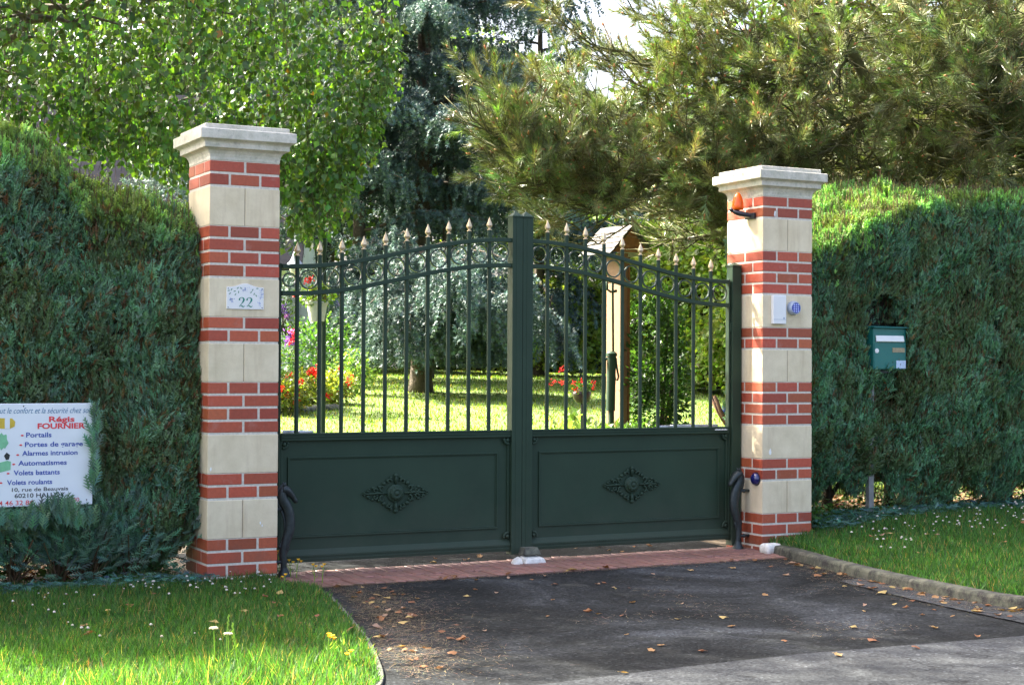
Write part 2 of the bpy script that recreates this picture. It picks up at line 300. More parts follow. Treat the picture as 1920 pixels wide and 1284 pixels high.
def poly_sheet(name, pts, z, mat):
    mb = MB(); mb.add([(x, y, z) for x, y in pts], [tuple(range(len(pts)))]); o = mb.build(name, mat, None)
    if o.data.polygons[0].normal.z < 0: o.data.flip_normals()
    return tag(o, kind='structure')
ROADLINE = [(-60, -3.62), (-.2, -3.62), (.32, -3.6), (1.15, -3.53), (1.8, -3.5), (3.1, -3.58), (3.6, -3.55), (60, -3.62)]
poly_sheet('road', [(-60, -40), (60, -40)]+ROADLINE[::-1], .000, M['road'])
poly_sheet('driveway', [(x, y) for x, y in EDGE[:7]]+[(-.5, -3.7), (3.9, -3.7)]+KERB[::-1][-7:]+[(4.05, .0), (4.1, .3), (4.4, 2.6), (.1, 2.6), (.4, .3)], -.004, M['asphalt'])
poly_sheet('gutter', [(3.60, -1.55), (3.50, -2.2), (3.44, -2.8), (3.40, -3.56), (4.3, -3.56), (3.9, -3.2), (3.74, -2.9), (3.70, -2.6), (3.76, -1.9), (3.82, -1.5)], .003, M['gutter'])
# kerb and lawn edging, swept sections
def sweep(name, path, width, z0, z1, mat, side=1, bev=.02):
    P = np.array(path, float); t = np.gradient(P, axis=0); t /= np.linalg.norm(t, axis=1)[:, None]; n = np.c_[-t[:, 1], t[:, 0]]*side
    Q = P+n*width; mb = MB(); k = len(P)
    for i in range(k-1):
        ln = np.linalg.norm(P[i+1]-P[i]); 
        mb.add([(*P[i], z0), (*P[i+1], z0), (*Q[i+1], z0), (*Q[i], z0), (*(P[i]+n[i]*.012), z1), (*(P[i+1]+n[i+1]*.012), z1), (*Q[i+1], z1), (*Q[i], z1)],
               [(0, 1, 5, 4), (4, 5, 6, 7), (2, 3, 7, 6)]+([(0, 4, 7, 3)] if i == 0 else []))
    bm = bmesh.new(); o = mb.build(name, mat, None, 'angle', fix=True)
    bm.from_mesh(o.data); bmesh.ops.remove_doubles(bm, verts=bm.verts, dist=1e-4); bmesh.ops.recalc_face_normals(bm, faces=bm.faces); bm.to_mesh(o.data); bm.free()
    if bev: b = o.modifiers.new('bevel', 'BEVEL'); b.width = bev; b.segments = 3; b.limit_method = 'ANGLE'
    return tag(o, kind='structure')
def resamp(path, step):
    P = np.array(path, float); out = [P[0]]
    for a, b in zip(P[:-1], P[1:]):
        m = max(1, int(np.linalg.norm(b-a)/step)); m = min(m, 30)
        for i in range(1, m+1): out.append(a+(b-a)*i/m)
    out = np.array(out); 
    for _ in range(3): out[1:-1] = .25*out[:-2]+.5*out[1:-1]+.25*out[2:]
    return out
kp = resamp(KERB, .15); kp[2:] += (rng.random((len(kp)-2, 2))-.5)*.008
sweep('kerb', kp, .12, -.02, .062, M['kerbstone'], 1)
ep = resamp(EDGE, .12)
sweep('lawn_edging', ep, .055, -.02, .010, M['concrete'], 1, .006)
mb = MB(); mb.box((4.065, -.185, -.01), (4.215, -.07, .072)); o = mb.build('kerb_end_block', M['whitewash'], None, False, .03, 3); tag(o, 'pale whitewashed concrete block ending the kerb at the right brick pillar', 'kerb block')
# brick threshold: every paver its own brick of one paved strip
mb = MB()
for r, (ya, yb) in enumerate(((-.365, -.150), (-.140, .075), (.085, .30))):
    x = .46+(.0 if r % 2 == 0 else -.035)
    while x < 4.2:
        k = .8+.4*random.random(); mb.col = (.27*k, .13*k, .11*k)
        yo = (.04-.02*x/4 if r == 0 else 0)
        mb.box((x, ya-yo+random.uniform(-.003, .003), -.05), (x+.062, yb, .006+random.uniform(-.003, .004))); x += .070
o = mb.build('brick_threshold', M['paver'], None, False, .004, 1); tag(o, kind='structure')
poly_sheet('threshold_bed', [(.42, -.42), (4.2, -.36), (4.2, .34), (.42, .34)], -.0005, M['soil'])
# lawns
LEFTLAWN = [(-7, .25), (.42, .25), (.42, -.28)]+[(x+.026, y) for x, y in EDGE[1:9]]+[(-7, -3.72)]
_kq = kp+np.c_[-np.gradient(kp, axis=0)[:, 1], np.gradient(kp, axis=0)[:, 0]]/np.linalg.norm(np.gradient(kp, axis=0), axis=1)[:, None]*.10
RIGHTLAWN = [tuple(p) for p in _kq[1:] if p[0] < 14]+[(14, -3.4), (14, .9), (4.63, .9), (4.63, .0), (4.18, -.03)]
mb = MB(); mb.add([(x, y, .012) for x, y in LEFTLAWN], [tuple(range(len(LEFTLAWN)))]); o = mb.build('front_lawn', M['turf']); tag(o, kind='structure'); (o.data.flip_normals() if o.data.polygons[0].normal.z < 0 else None)
bm = bmesh.new(); vs = [bm.verts.new((x, y, 0)) for x, y in RIGHTLAWN]; bm.faces.new(vs); bmesh.ops.triangulate(bm, faces=bm.faces)
for _ in range(2): bmesh.ops.subdivide_edges(bm, edges=bm.edges, cuts=2, use_grid_fill=True)
for v in bm.verts: v.co.z = float(h_right(v.co.x, v.co.y))-.012
me = bpy.data.meshes.new('verge'); bmesh.ops.recalc_face_normals(bm, faces=bm.faces); bm.to_mesh(me); bm.free(); me.materials.append(M['turf']); o = link('verge', me); tag(o, kind='structure')
if sum(p.normal.z for p in me.polygons) < 0: me.flip_normals()
def blades(name, x, y, z, hgt, wid, base, v=.28, lean=.35, patch=(1, .85)):
    n = len(x); pos = np.c_[x, y, z]; d = np.c_[rng.normal(0, lean, (n, 2)), np.ones(n)]
    c = shade(base, n, v, .1); pn = vnoise(np.c_[x, y, x*0], 2.3, 3)[:, None]; c = c*(patch[1]+(patch[0]-patch[1])*2*pn*.5+.0)
    dry = rng.random(n) < .08; c[dry] = shade((.26, .21, .09), dry.sum())
    s = Soup().scatter(BLADE_V, BLADE_F, pos, frames(d), np.c_[wid*np.ones(n), hgt, hgt], c); o = s.build(name, M['grass']); return tag(o, kind='stuff')
def sample_poly(poly, n, box=None):
    P = np.array(poly); lo = P.min(0); hi = P.max(0)
    if box: lo = np.maximum(lo, box[0]); hi = np.minimum(hi, box[1])
    x = rng.uniform(lo[0], hi[0], n); y = rng.uniform(lo[1], hi[1], n); k = in_poly(x, y, poly); return x[k], y[k]
x, y = sample_poly(LEFTLAWN, 95000, ((-2.6, -3.9), (1, .3))); hh = (.030+.04*rng.random(len(x)))*(.7+.8*vnoise(np.c_[x, y, x*0], 3.1, 5)); tall = (y < -2.75); hh[tall] *= 1.0+.8*rng.random(tall.sum())
ed = ss(x-np.interp(-y, [.3, .52, 1, 1.7, 2.35, 2.92, 3.28], [.4, .5, .4, .22, .05, -.14, -.27]), -.12, 0); hh *= 1-.3*ed
o = blades('grass', x, y, np.full(len(x), .010), hh, .0044, (.054, .140, .034), .42, .45); tag(o, 'mown green grass of the left front lawn', 'grass')
x, y = sample_poly(RIGHTLAWN, 120000, ((3.8, -3.4), (9.5, .7))); hh = (.03+.035*rng.random(len(x)))*(.7+.7*vnoise(np.c_[x, y, x*0], 2.7, 6))
o = blades('grass', x, y, h_right(x, y)-.012, hh, .0054, (.055, .148, .036), .42, .42); tag(o, 'mown green grass of the verge right of the pillar', 'grass')
sheet('garden_lawn', np.arange(-9, 34, .6), np.arange(2.4, 40, .6), lambda X, Y: h_ground(X, Y)+.015, M['lawnbase'], None)
n = 150000; x = rng.uniform(2, 22, n); y = 2.4+rng.random(n)**1.3*20; x[:30000] = rng.uniform(-3, 8, 30000); y[:30000] = rng.uniform(2.4, 7, 30000)
o = blades('grass', x, y, h_ground(x, y)+.01, .035+.03*rng.random(len(x)), .011, (.100, .165, .026), .3, .4); tag(o, 'sunlit short grass of the garden lawn behind the gate', 'grass')
# ------------------------------------------------------------------ gate pillars
BANDS = [('b', 'AB'), ('s', 0), ('b', 'BABA'), ('s', 1), ('b', 'AB'), ('s', 0), ('b', 'BABA'), ('s', 1), ('b', 'AB'), ('s', 0), ('b', 'BABA')]
def gate_pillar(x0, label, flip=False):
    t = thing('gate_pillar', label, 'gate pillar', (x0+.225, .225, 0)); mb = MB(); mb.box((x0+.0035, .0035, -.05), (x0+.4465, .4465, 2.595), 1)
    z = 2.59
    def brick(a0, b0, a1, b1, zt):
        k = random.uniform(.72, 1.2); mb.col = (.40*k, .078*k*random.uniform(.85, 1.25), .036*k)
        mb.box((x0+a0, b0, zt-.0675), (x0+a1, b1, zt-.0025), 0)
    for kind, p in BANDS:
        if kind == 's':
            mb.col = (.26, .17, .09); a, b = z-.237, z-.003; (mb.box((x0+.222, .0025, a), (x0+.228, .1, b), 0) if p == 0 else mb.box((x0+.0025, .299, a), (x0+.1, .304, b), 0)); mb.col = (1, 1, 1)
            k = .001
            if p == 0: mb.box((x0+k-.001, 0, a), (x0+.2225, .45, b), 2); mb.box((x0+.2275, 0, a), (x0+.45, .45, b), 2)
            else: mb.box((x0, 0, a), (x0+.45, .30, b), 2); mb.box((x0, .303, a), (x0+.45, .45, b), 2)
            z -= .24; continue
        for c in p:
            if c == 'A':
                for a0, a1 in ((0, .2175), (.2325, .45)):
                    brick(a0, 0, a1, .12, z); brick(a0, .33, a1, .45, z)
                for b0, b1 in ((.135, .315),): brick(0, b0, .2, b1, z); brick(.25, b0, .45, b1, z)
            else:
                for a0, a1 in ((0, .12), (.33, .45)):
                    brick(a0, 0, a1, .2175, z); brick(a0, .2325, a1, .45, z)
                brick(.135, 0, .315, .2, z); brick(.135, .25, .315, .45, z)
            z -= .08
    mb.build('shaft', [M['brick'], M['mortar'], M['stone']], t, False, .0025, 1)
    cx, cy = x0+.225, .225; prof = [(0, 2.592), (0, 2.612), (.004, 2.630), (.014, 2.648), (.030, 2.659), (.047, 2.664), (.047, 2.692), (.052, 2.700), (.066, 2.708), (.081, 2.713), (.081, 2.770), (.078, 2.775), (.046, 2.779), (.046, 2.803), (.043, 2.808)]
    mb = MB(); vs = []
    for o_, z_ in prof:
        h = .225+o_; vs += [(cx-h, cy-h, z_), (cx+h, cy-h, z_), (cx+h, cy+h, z_), (cx-h, cy+h, z_)]
    vs.append((cx, cy, 2.822)); n = len(prof)
    fs = [(i*4+j, i*4+(j+1) % 4, i*4+4+(j+1) % 4, i*4+4+j) for i in range(n-1) for j in range(4)]+[((n-1)*4+j, (n-1)*4+(j+1) % 4, n*4) for j in range(4)]+[(3, 2, 1, 0)]
    mb.add(vs, fs); mb.build('cap', M['cap'], t, False, .0035, 2)
    return t
PL = gate_pillar(0., 'red brick and limestone gate pillar bearing the number plaque, beside the advertising board')
PR = gate_pillar(4.155, 'red brick and limestone gate pillar carrying the orange lamp and white intercom box')
def splash(px, pz, s, parent):
    mb = MB(); k = 9; mb.prism([(px+s*.5*math.cos(2*math.pi*i/k)*random.uniform(.5, 1.2), pz+s*math.sin(2*math.pi*i/k)*random.uniform(.6, 1.3)) for i in range(k)], -.0022, .001); mb.build('paint_splash', M['white'], parent)
splash(4.262, 2.465, .022, PR); splash(4.277, 2.50, .009, PR); splash(4.225, .72, .024, PR); splash(.338, .36, .011, PL); splash(.35, .345, .008, PL); splash(.02, .70, .012, PL)
# number plaque
t = thing('number_plaque', 'small white enamel house number plaque with blue flowers on the left pillar', 'house number', (.228, 0, 1.75)); mb = MB()
pz = lambda u: 1.815+.024*math.exp(-((u-.228)/.055)**2); xs = np.linspace(.109, .347, 25)
mb.prism([(.109, 1.680), (.347, 1.680)]+[(x, pz(x)) for x in xs[::-1]], -.008, 0); mb.build('plate', M['enamel'], t, False, .0015, 1)
def ribbon(mb, path, wid, y=-.0095, th=.0012):
    P = np.array(path); T = np.gradient(P, axis=0); T /= np.linalg.norm(T, axis=1)[:, None]; n = np.c_[-T[:, 1], T[:, 0]]; W = np.array(wid)[:, None]/2; a = P+n*W; b = P-n*W; k = len(P)
    vs = [(x, y, z) for x, z in a]+[(x, y, z) for x, z in b]; mb.add(vs, [(i, i+1, k+i+1, k+i) for i in range(k-1)])
def spline(pts, n):
    P = np.array(pts, float); P = np.vstack([2*P[0]-P[1], P, 2*P[-1]-P[-2]]); out = []
    for i in range(1, len(P)-2):
        for u in np.linspace(0, 1, n, endpoint=False):
            a, b, c, d = P[i-1:i+3]; out.append(.5*((2*b)+(-a+c)*u+(2*a-5*b+4*c-d)*u*u+(-a+3*b-3*c+d)*u**3))
    out.append(P[-2]); return np.array(out)
mb = MB()
for ox in (.187, .236):
    c = spline([(.10, .70, .17), (.06, .80, .15), (.16, .95, .07), (.34, 1.0, .06), (.52, .93, .13), (.58, .76, .19), (.48, .55, .13), (.26, .28, .06), (.05, .03, .04)], 5)
    c2 = spline([(.05, .04, .03), (.14, .15, .06), (.30, .14, .10), (.44, .05, .12), (.58, .03, .08), (.68, .16, .03)], 5); s = .058; y0 = 1.694
    for k, q in enumerate((c, c2)): ribbon(mb, np.c_[ox+q[:, 0]*s*.95, y0+q[:, 1]*s], q[:, 2]*s, -.0092-.0003*k)
mb.build('numeral', M['t_green'], t, fix=False)
mb = MB(); mg = MB()
def dot(m, x, z, r, a=0, e=1.0): k = 6; m.add([(x+r*math.cos(i*2*math.pi/k)*math.cos(a)-e*r*math.sin(i*2*math.pi/k)*math.sin(a), -.0090, z+r*math.cos(i*2*math.pi/k)*math.sin(a)+e*r*math.sin(i*2*math.pi/k)*math.cos(a)) for i in range(k)], [tuple(range(k))])
for cx, cz, sx, sz, nn in ((.225, 1.80, .02, .014, 26), (.330, 1.775, .013, .03, 34), (.318, 1.72, .012, .022, 14), (.14, 1.735, .02, .014, 22)):
    mb = MB()
    for _ in range(nn): dot(mb, cx+random.gauss(0, sx*.55), cz+random.gauss(0, sz*.55), random.uniform(.0014, .0030))
    mb.build('painted_flower', M['p_blue'], t, fix=False)
for x, z, a in ((.122, 1.793, .2), (.14, 1.80, .9), (.13, 1.775, .8), (.16, 1.79, .3), (.18, 1.81, .7), (.185, 1.785, 1.5), (.165, 1.77, .9), (.275, 1.80, 1.0), (.265, 1.785, .6), (.285, 1.775, 1.1), (.298, 1.765, -.9), (.305, 1.81, .1), (.20, 1.81, -.8)): dot(mg, x, z, .0085, a, .4)
mg.build('painted_leaves', M['p_green'], t, fix=False)
for x in (.119, .337):
    for z in (1.690, 1.806): mb = MB(); mb.lathe([(.0035, 0), (.003, .002), (.0005, .003)], (x, -.008, z), 8, 0, '-y'); mb.build('screw', M['black'], t, True)
# intercom, keypad
t = thing('intercom', 'white rectangular intercom box on the right pillar', 'intercom', (4.287, 0, 1.76)); mb = MB(); mb.box((4.227, -.030, 1.656), (4.347, 0, 1.868)); mb.build('housing', M['white'], t, False, .006, 3)
mb = MB(); mb.box((4.233, -.0315, 1.688), (4.341, -.0295, 1.691)); mb.box((4.318, -.0315, 1.693), (4.330, -.0295, 1.706)); mb.build('flap_seam', M['bluegrey'], t)
t = thing('code_keypad', 'round grey code keypad with blue key face on the right pillar', 'keypad', (4.43, 0, 1.775)); mb = MB()
mb.lathe([(.052, 0), (.052, .018), (.047, .040), (.042, .046), (.038, .044)], (4.424, 0, 1.776), 24, 0, '-y'); mb.build('housing', M['bluegrey'], t, 'angle')
mb = MB(); mb.lathe([(.0375, 0), (.0375, .002)], (4.424, -.0435, 1.776), 24, 0, '-y'); mb.build('key_face', M['keyblue'], t)
for i in range(3):
    for j in range(4): mb = MB(); mb.lathe([(.0065, 0), (.0055, .003)], (4.424+(i-1)*.018, -.0455, 1.776+(j-1.5)*.016), 8, 0, '-y'); mb.build('key', M['key'], t, 'angle')
# warning lamp
t = thing('warning_lamp', 'orange flashing gate lamp on a black bracket under the right pillar cap', 'warning lamp', (4.155, .2, 2.48)); mb = MB()
mb.tube([(4.153, .14, 2.455), (4.12, .16, 2.462), (4.085, .20, 2.475), (4.06, .23, 2.492)], [.030, .034, .036, .030], 12, 0, True, .6); mb.ball((4.075, .245, 2.505), (.045, .03, .024), 10); mb.box((4.135, .085, 2.43), (4.1545, .20, 2.475)); mb.build('bracket', M['black'], t, 'angle', .004)
mb = MB(); prof = [(.040, 0), (.043, .02), (.041, .05), (.034, .085), (.022, .112), (.008, .126), (.001, .128)]; mb.lathe(prof, (4.085, .215, 2.503), 32); mb.build('lens', M['orange'], t, True)
t = thing('photocell', 'dark blue domed glass photocell low on the inner face of the right pillar', 'photocell', (4.155, .072, .52)); mb = MB(); mb.lathe([(.047, 0), (.046, .012), (.036, .028), (.018, .037), (.002, .039)], (4.155, .075, .521), 20, 0, '-x'); mb.build('dome', M['cobalt'], t, True)
mb = MB(); mb.lathe([(.051, 0), (.050, .006)], (4.155, .075, .521), 20, 0, '-x'); mb.build('rim', M['black'], t)
# ------------------------------------------------------------------ gate
CX = 2.3025
def arch(x): return 2.103+.117*math.cos(math.pi*min(1, max(0, (abs(x-CX)-.08)/1.65)))
GY = .27
def gate_leaf(sd, bars, label):
    hx = CX+sd*1.828; t = thing('gate_leaf', label, 'gate', (CX+sd*.9, GY+.02, .05)); X = lambda u: CX+sd*u
    def bx(mb, u0, u1, y0, y1, z0, z1): a, b = sorted((X(u0), X(u1))); mb.box((a, y0, z0), (b, y1, z1))
    def pyr(mb, u0, u1, y0, y1, z, h):
        a, b = sorted((X(u0), X(u1))); m_ = ((a+b)/2, (y0+y1)/2, z+h); e = .005
        mb.add([(a-e, y0-e, z), (b+e, y0-e, z), (b+e, y1+e, z), (a-e, y1+e, z), (a-e, y0-e, z+.008), (b+e, y0-e, z+.008), (b+e, y1+e, z+.008), (a-e, y1+e, z+.008), m_],
               [(3, 2, 1, 0), (0, 1, 5, 4), (1, 2, 6, 5), (2, 3, 7, 6), (3, 0, 4, 7), (4, 5, 8), (5, 6, 8), (6, 7, 8), (7, 4, 8)])
    mb = MB(); bx(mb, .0015, .080, GY-.022, GY+.055, .045, 2.365); bx(mb, .0305, .052, GY-.0245, GY-.0225, .05, 2.36); st = mb.build('meeting_stile', M['gate'], t, False, .003, 2)
    mb = MB(); pyr(mb, .0058, .076, GY-.022, GY+.055, 2.366, .046); mb.build('stile_cap', M['gate'], st)
    mb = MB(); bx(mb, 1.742, 1.754, GY-.002, GY+.042, .06, 1.99); mb.build('hinge_stile', M['gate'], t, False, .002, 1)
    mb = MB(); bx(mb, 1.762, 1.842, GY-.02, GY+.058, .02, 2.085); hp = mb.build('hinge_post', M['gate'], t, False, .003, 2)
    mb = MB(); pyr(mb, 1.764, 1.840, GY-.02, GY+.058, 2.086, .032); mb.build('post_cap', M['gate'], hp)
    for z in (.30, 1.60): mb = MB(); a, b = sorted((X(1.752), X(1.764))); mb.box((a, GY-.01, z), (b, GY+.03, z+.07)); mb.build('hinge', M['gate'], t)
    us = np.linspace(.081, 1.742, 60)
    for nm, dz in (('upper_arch_rail', 0), ('lower_arch_rail', -.174)):
        mb = MB(); vs = []; fs = []
        for i, u in enumerate(us):
            z = arch(X(u))+dz; vs += [(X(u), GY-.013, z-.029), (X(u), GY-.013, z), (X(u), GY+.030, z), (X(u), GY+.030, z-.029)]
            if i: b = (i-1)*4; fs += [(b+j, b+(j+1) % 4, b+4+(j+1) % 4, b+4+j) for j in range(4)]
        fs += [(3, 2, 1, 0), tuple(len(vs)-4+j for j in range(4))]; mb.add(vs, fs); mb.build(nm, M['gate'], t, 'angle', .003, 1)
    xs = sorted(bars); 
    for x in xs:
        mb = MB(); top = arch(x)+.055
        mb.tube([(x, GY+.0085, .895), (x, GY+.0085, top)], .0140, 14); b = mb.build('bar', M['gate'], t, 'angle')
        mb = MB(); mb.lathe([(.0160, 0), (.0160, .005), (.009, .008), (.008, .014), (.0155, .022), (.0208, .031), (.0198, .039), (.0135, .057), (.0065, .074), (.0008, .090)], (x, GY+.0085, top), 12); mb.build('finial', M['gold'], b, 'angle')
    ends = sorted([X(.081)]+xs+[X(1.742)])
    for a, b in zip(ends[:-1], ends[1:]):
        cx = (a+b)/2; zc = arch(cx)-.1015; r = min(.0585, (b-a)/2-.012); mb = MB(); k = 36; vs = []
        for i in range(k):
            th = 2*math.pi*i/k; c, s = math.cos(th), math.sin(th)
            vs += [(cx+(r+.0058)*c, GY-.001, zc+(r+.0058)*s), (cx+(r+.0058)*c, GY+.018, zc+(r+.0058)*s), (cx+(r-.0035)*c, GY+.018, zc+(r-.0035)*s), (cx+(r-.0035)*c, GY-.001, zc+(r-.0035)*s)]
        mb.add(vs, [(i*4+j, i*4+(j+1) % 4, ((i+1) % k)*4+(j+1) % 4, ((i+1) % k)*4+j) for i in range(k) for j in range(4)]); mb.build('ring', M['ring'], t, 'angle', .0015, 1)
    mb = MB()
    for i, (z0, z1, d) in enumerate(((.852, .862, 0), (.8625, .8715, .004), (.872, .8805, 0), (.881, .8885, .004), (.889, .899, 0))): bx(mb, .0805, 1.741, GY-.012+d, GY+.042, z0, z1)
    mb.build('middle_rail', M['gate'], t, False, .0012, 1)
    mb = MB()
    for i, (z0, z1, d) in enumerate(((.068, .080, .004), (.0805, .091, 0), (.0915, .102, .004), (.1025, .113, 0))): bx(mb, .0805, 1.741, GY-.012+d, GY+.042, z0, z1)
    a, b = sorted((X(.0805), X(1.741))); mb.add([(a, GY-.012, .1135), (b, GY-.012, .1135), (b, GY+.016, .150), (a, GY+.016, .150), (a, GY+.03, .1135), (b, GY+.03, .1135)], [(0, 1, 2, 3), (0, 3, 4), (1, 5, 2), (3, 2, 5, 4), (0, 4, 5, 1)])
    mb.build('bottom_rail', M['gate'], t, False, .0012, 1)
    mb = MB(); bx(mb, .0812, 1.7405, GY+.018, GY+.030, .1135, .8515); mb.build('panel', M['gate'], t)
    mb = MB(); bx(mb, .0818, .100, GY+.004, GY+.017, .15, .8515); mb.build('panel_edge_trim', M['gate'], t, False, .003, 2); mb = MB(); bx(mb, 1.722, 1.740, GY+.004, GY+.017, .15, .8515); mb.build('panel_edge_trim', M['gate'], t, False, .003, 2)
    mb = MB(); ua, ub = (.170, 1.688) if sd < 0 else (.150, 1.668)
    for off, wd, pr_ in ((0, .011, .012), (.0115, .007, .006)):
        u0, u1, z0, z1 = ua+off, ub-off, .225+off, .747-off; y0 = GY+.018-pr_; y1 = GY+.0176
        bx(mb, u0, u1, y0, y1, z1-wd, z1); bx(mb, u0, u1, y0, y1, z0, z0+wd); bx(mb, u0, u0+wd, y0, y1, z0+wd, z1-wd); bx(mb, u1-wd, u1, y0, y1, z0+wd, z1-wd)
    mb.build('panel_moulding', M['gate'], t, False, .002, 2)
    # cast ornament: boss, ring, scrolls and leaves
    ox, oz = (1.370, .4915) if sd < 0 else (3.212, .4935); y = GY+.012; mb = MB()
    mb.lathe([(.062, 0), (.062, .006), (.056, .014), (.050, .012), (.047, .020), (.038, .032), (.024, .038), (.022, .034), (.014, .035), (.012, .041), (.002, .043)], (ox, GY+.018, oz), 24, 0, '-y')
    for i in range(10):
        a = 2*math.pi*i/10; mb.ball((ox+.036*math.cos(a), GY-.010, oz+.036*math.sin(a)), (.009, .006, .009), 6)
    def scroll(cx, cz, r, a0, turn, n=16):
        P = []
        for i in range(n):
            f = i/(n-1); a = a0+turn*f*1.6*math.pi; rr = r*(1-.75*f); P.append((cx+rr*math.cos(a), y-.006-.006*f, cz+rr*math.sin(a)))
        mb.tube(P, [.0075-.003*i/n for i in range(n)], 6)
    for sx in (-1, 1):
        mb.tube([(ox+sx*.06, y, oz), (ox+sx*.13, y-.006, oz+.004), (ox+sx*.19, y-.004, oz), (ox+sx*.245, y, oz)], [.008, .009, .007, .002], 6)
        for sz in (-1, 1):
            scroll(ox+sx*.098, oz+sz*.036, .024, math.pi/2 if sz < 0 else -math.pi/2, sx*sz); scroll(ox+sx*.150, oz+sz*.021, .018, 0, -sx*sz); scroll(ox+sx*.05, oz+sz*.078, .020, math.pi if sx > 0 else 0, -sx*sz)
            for u, v, r1, an in ((.085, .066, .018, .6), (.12, .045, .014, .5), (.165, .038, .014, .3), (.20, .018, .014, .3), (.225, .008, .010, .1), (.062, .086, .013, .9), (.035, .103, .014, 1.2), (.135, .012, .011, 0), (.19, .030, .009, .4)):
                mb.ball((ox+sx*u, y-.004, oz+sz*v), (r1*(.6+.4*abs(math.cos(an))), .008, r1*(.45+.5*math.sin(an))), 7)
    for sz in (-1, 1):
        mb.tube([(ox, y, oz+sz*.06), (ox, y-.006, oz+sz*.10), (ox, y, oz+sz*.134)], [.010, .012, .003], 6); mb.ball((ox, y-.006, oz+sz*.118), (.017, .009, .013), 8)
    mb.build('cast_ornament', M['gate'], t, True)
    for u in (.098, 1.722):
        for z in (.835, .165):
            mb = MB(); s1 = 1 if u < 1 else -1; s2 = -1 if z > .5 else 1
            for i in range(6):
                a = i*math.pi/10; mb.ball((X(u+s1*.030*math.cos(a)), GY-.002, z+s2*.030*math.sin(a)), (.010, .009, .010), 6)
            mb.ball((X(u+s1*.006), GY-.004, z+s2*.006), (.014, .010, .014), 8); mb.build('corner_leaf', M['gate'], t, True)
    mb = MB(); bx(mb, 1.30 if sd > 0 else 1.55, 1.70, GY+.075, GY+.115, .885, .915); bx(mb, 1.16 if sd > 0 else 1.5, 1.34 if sd > 0 else 1.6, GY+.05, GY+.08, .895, .912); mb.build('opener_arm', M['silver'], t, False, .004, 2)
    return t
gl = gate_leaf(-1, [2.057-.1542*k for k in range(10)], 'dark green metal gate leaf beside the pillar with the number plaque')
gr = gate_leaf(1, [2.512+.1529*k for k in range(10)], 'dark green metal gate leaf beside the pillar with the orange lamp')
mb = MB()
for i in range(9): mb.box((3.915+i*.0125, GY-.0132, .874), (3.925+i*.0125, GY-.0118, .8825+.002*(i % 2)))
mb.build('maker_mark', M['white'], gr)
t = thing('gate_stop', 'white painted concrete gate stop on the brick threshold under the closed leaves', 'gate stop', (2.30, .12, 0)); mb = MB(); mb.add([(2.215, .03, 0), (2.385, .03, 0), (2.385, .16, 0), (2.215, .16, 0), (2.23, .04, .038), (2.37, .04, .038), (2.36, .15, .05), (2.24, .15, .05)], [(3, 2, 1, 0), (4, 5, 6, 7), (0, 1, 5, 4), (1, 2, 6, 5), (2, 3, 7, 6), (3, 0, 4, 7)]); mb.build('block', M['whitewash'], t, False, .012, 3)
mb = MB(); mb.add([(2.135, .05, 0), (2.20, .02, 0), (2.20, .11, 0), (2.15, .13, 0), (2.155, .06, .030), (2.195, .04, .05), (2.195, .1, .055), (2.16, .11, .035)], [(3, 2, 1, 0), (4, 5, 6, 7), (0, 1, 5, 4), (1, 2, 6, 5), (2, 3, 7, 6), (3, 0, 4, 7)]); mb.build('side_lump', M['whitewash'], t, False, .01, 2)
mb = MB(); mb.add([(2.235, .075, .058), (2.365, .075, .058), (2.365, .17, .055), (2.235, .17, .055), (2.25, .10, .105), (2.35, .10, .105), (2.35, .17, .105), (2.25, .17, .105)], [(3, 2, 1, 0), (4, 5, 6, 7), (0, 1, 5, 4), (1, 2, 6, 5), (2, 3, 7, 6), (3, 0, 4, 7)]); mb.build('catch', M['concrete'], t, False, .004, 2)
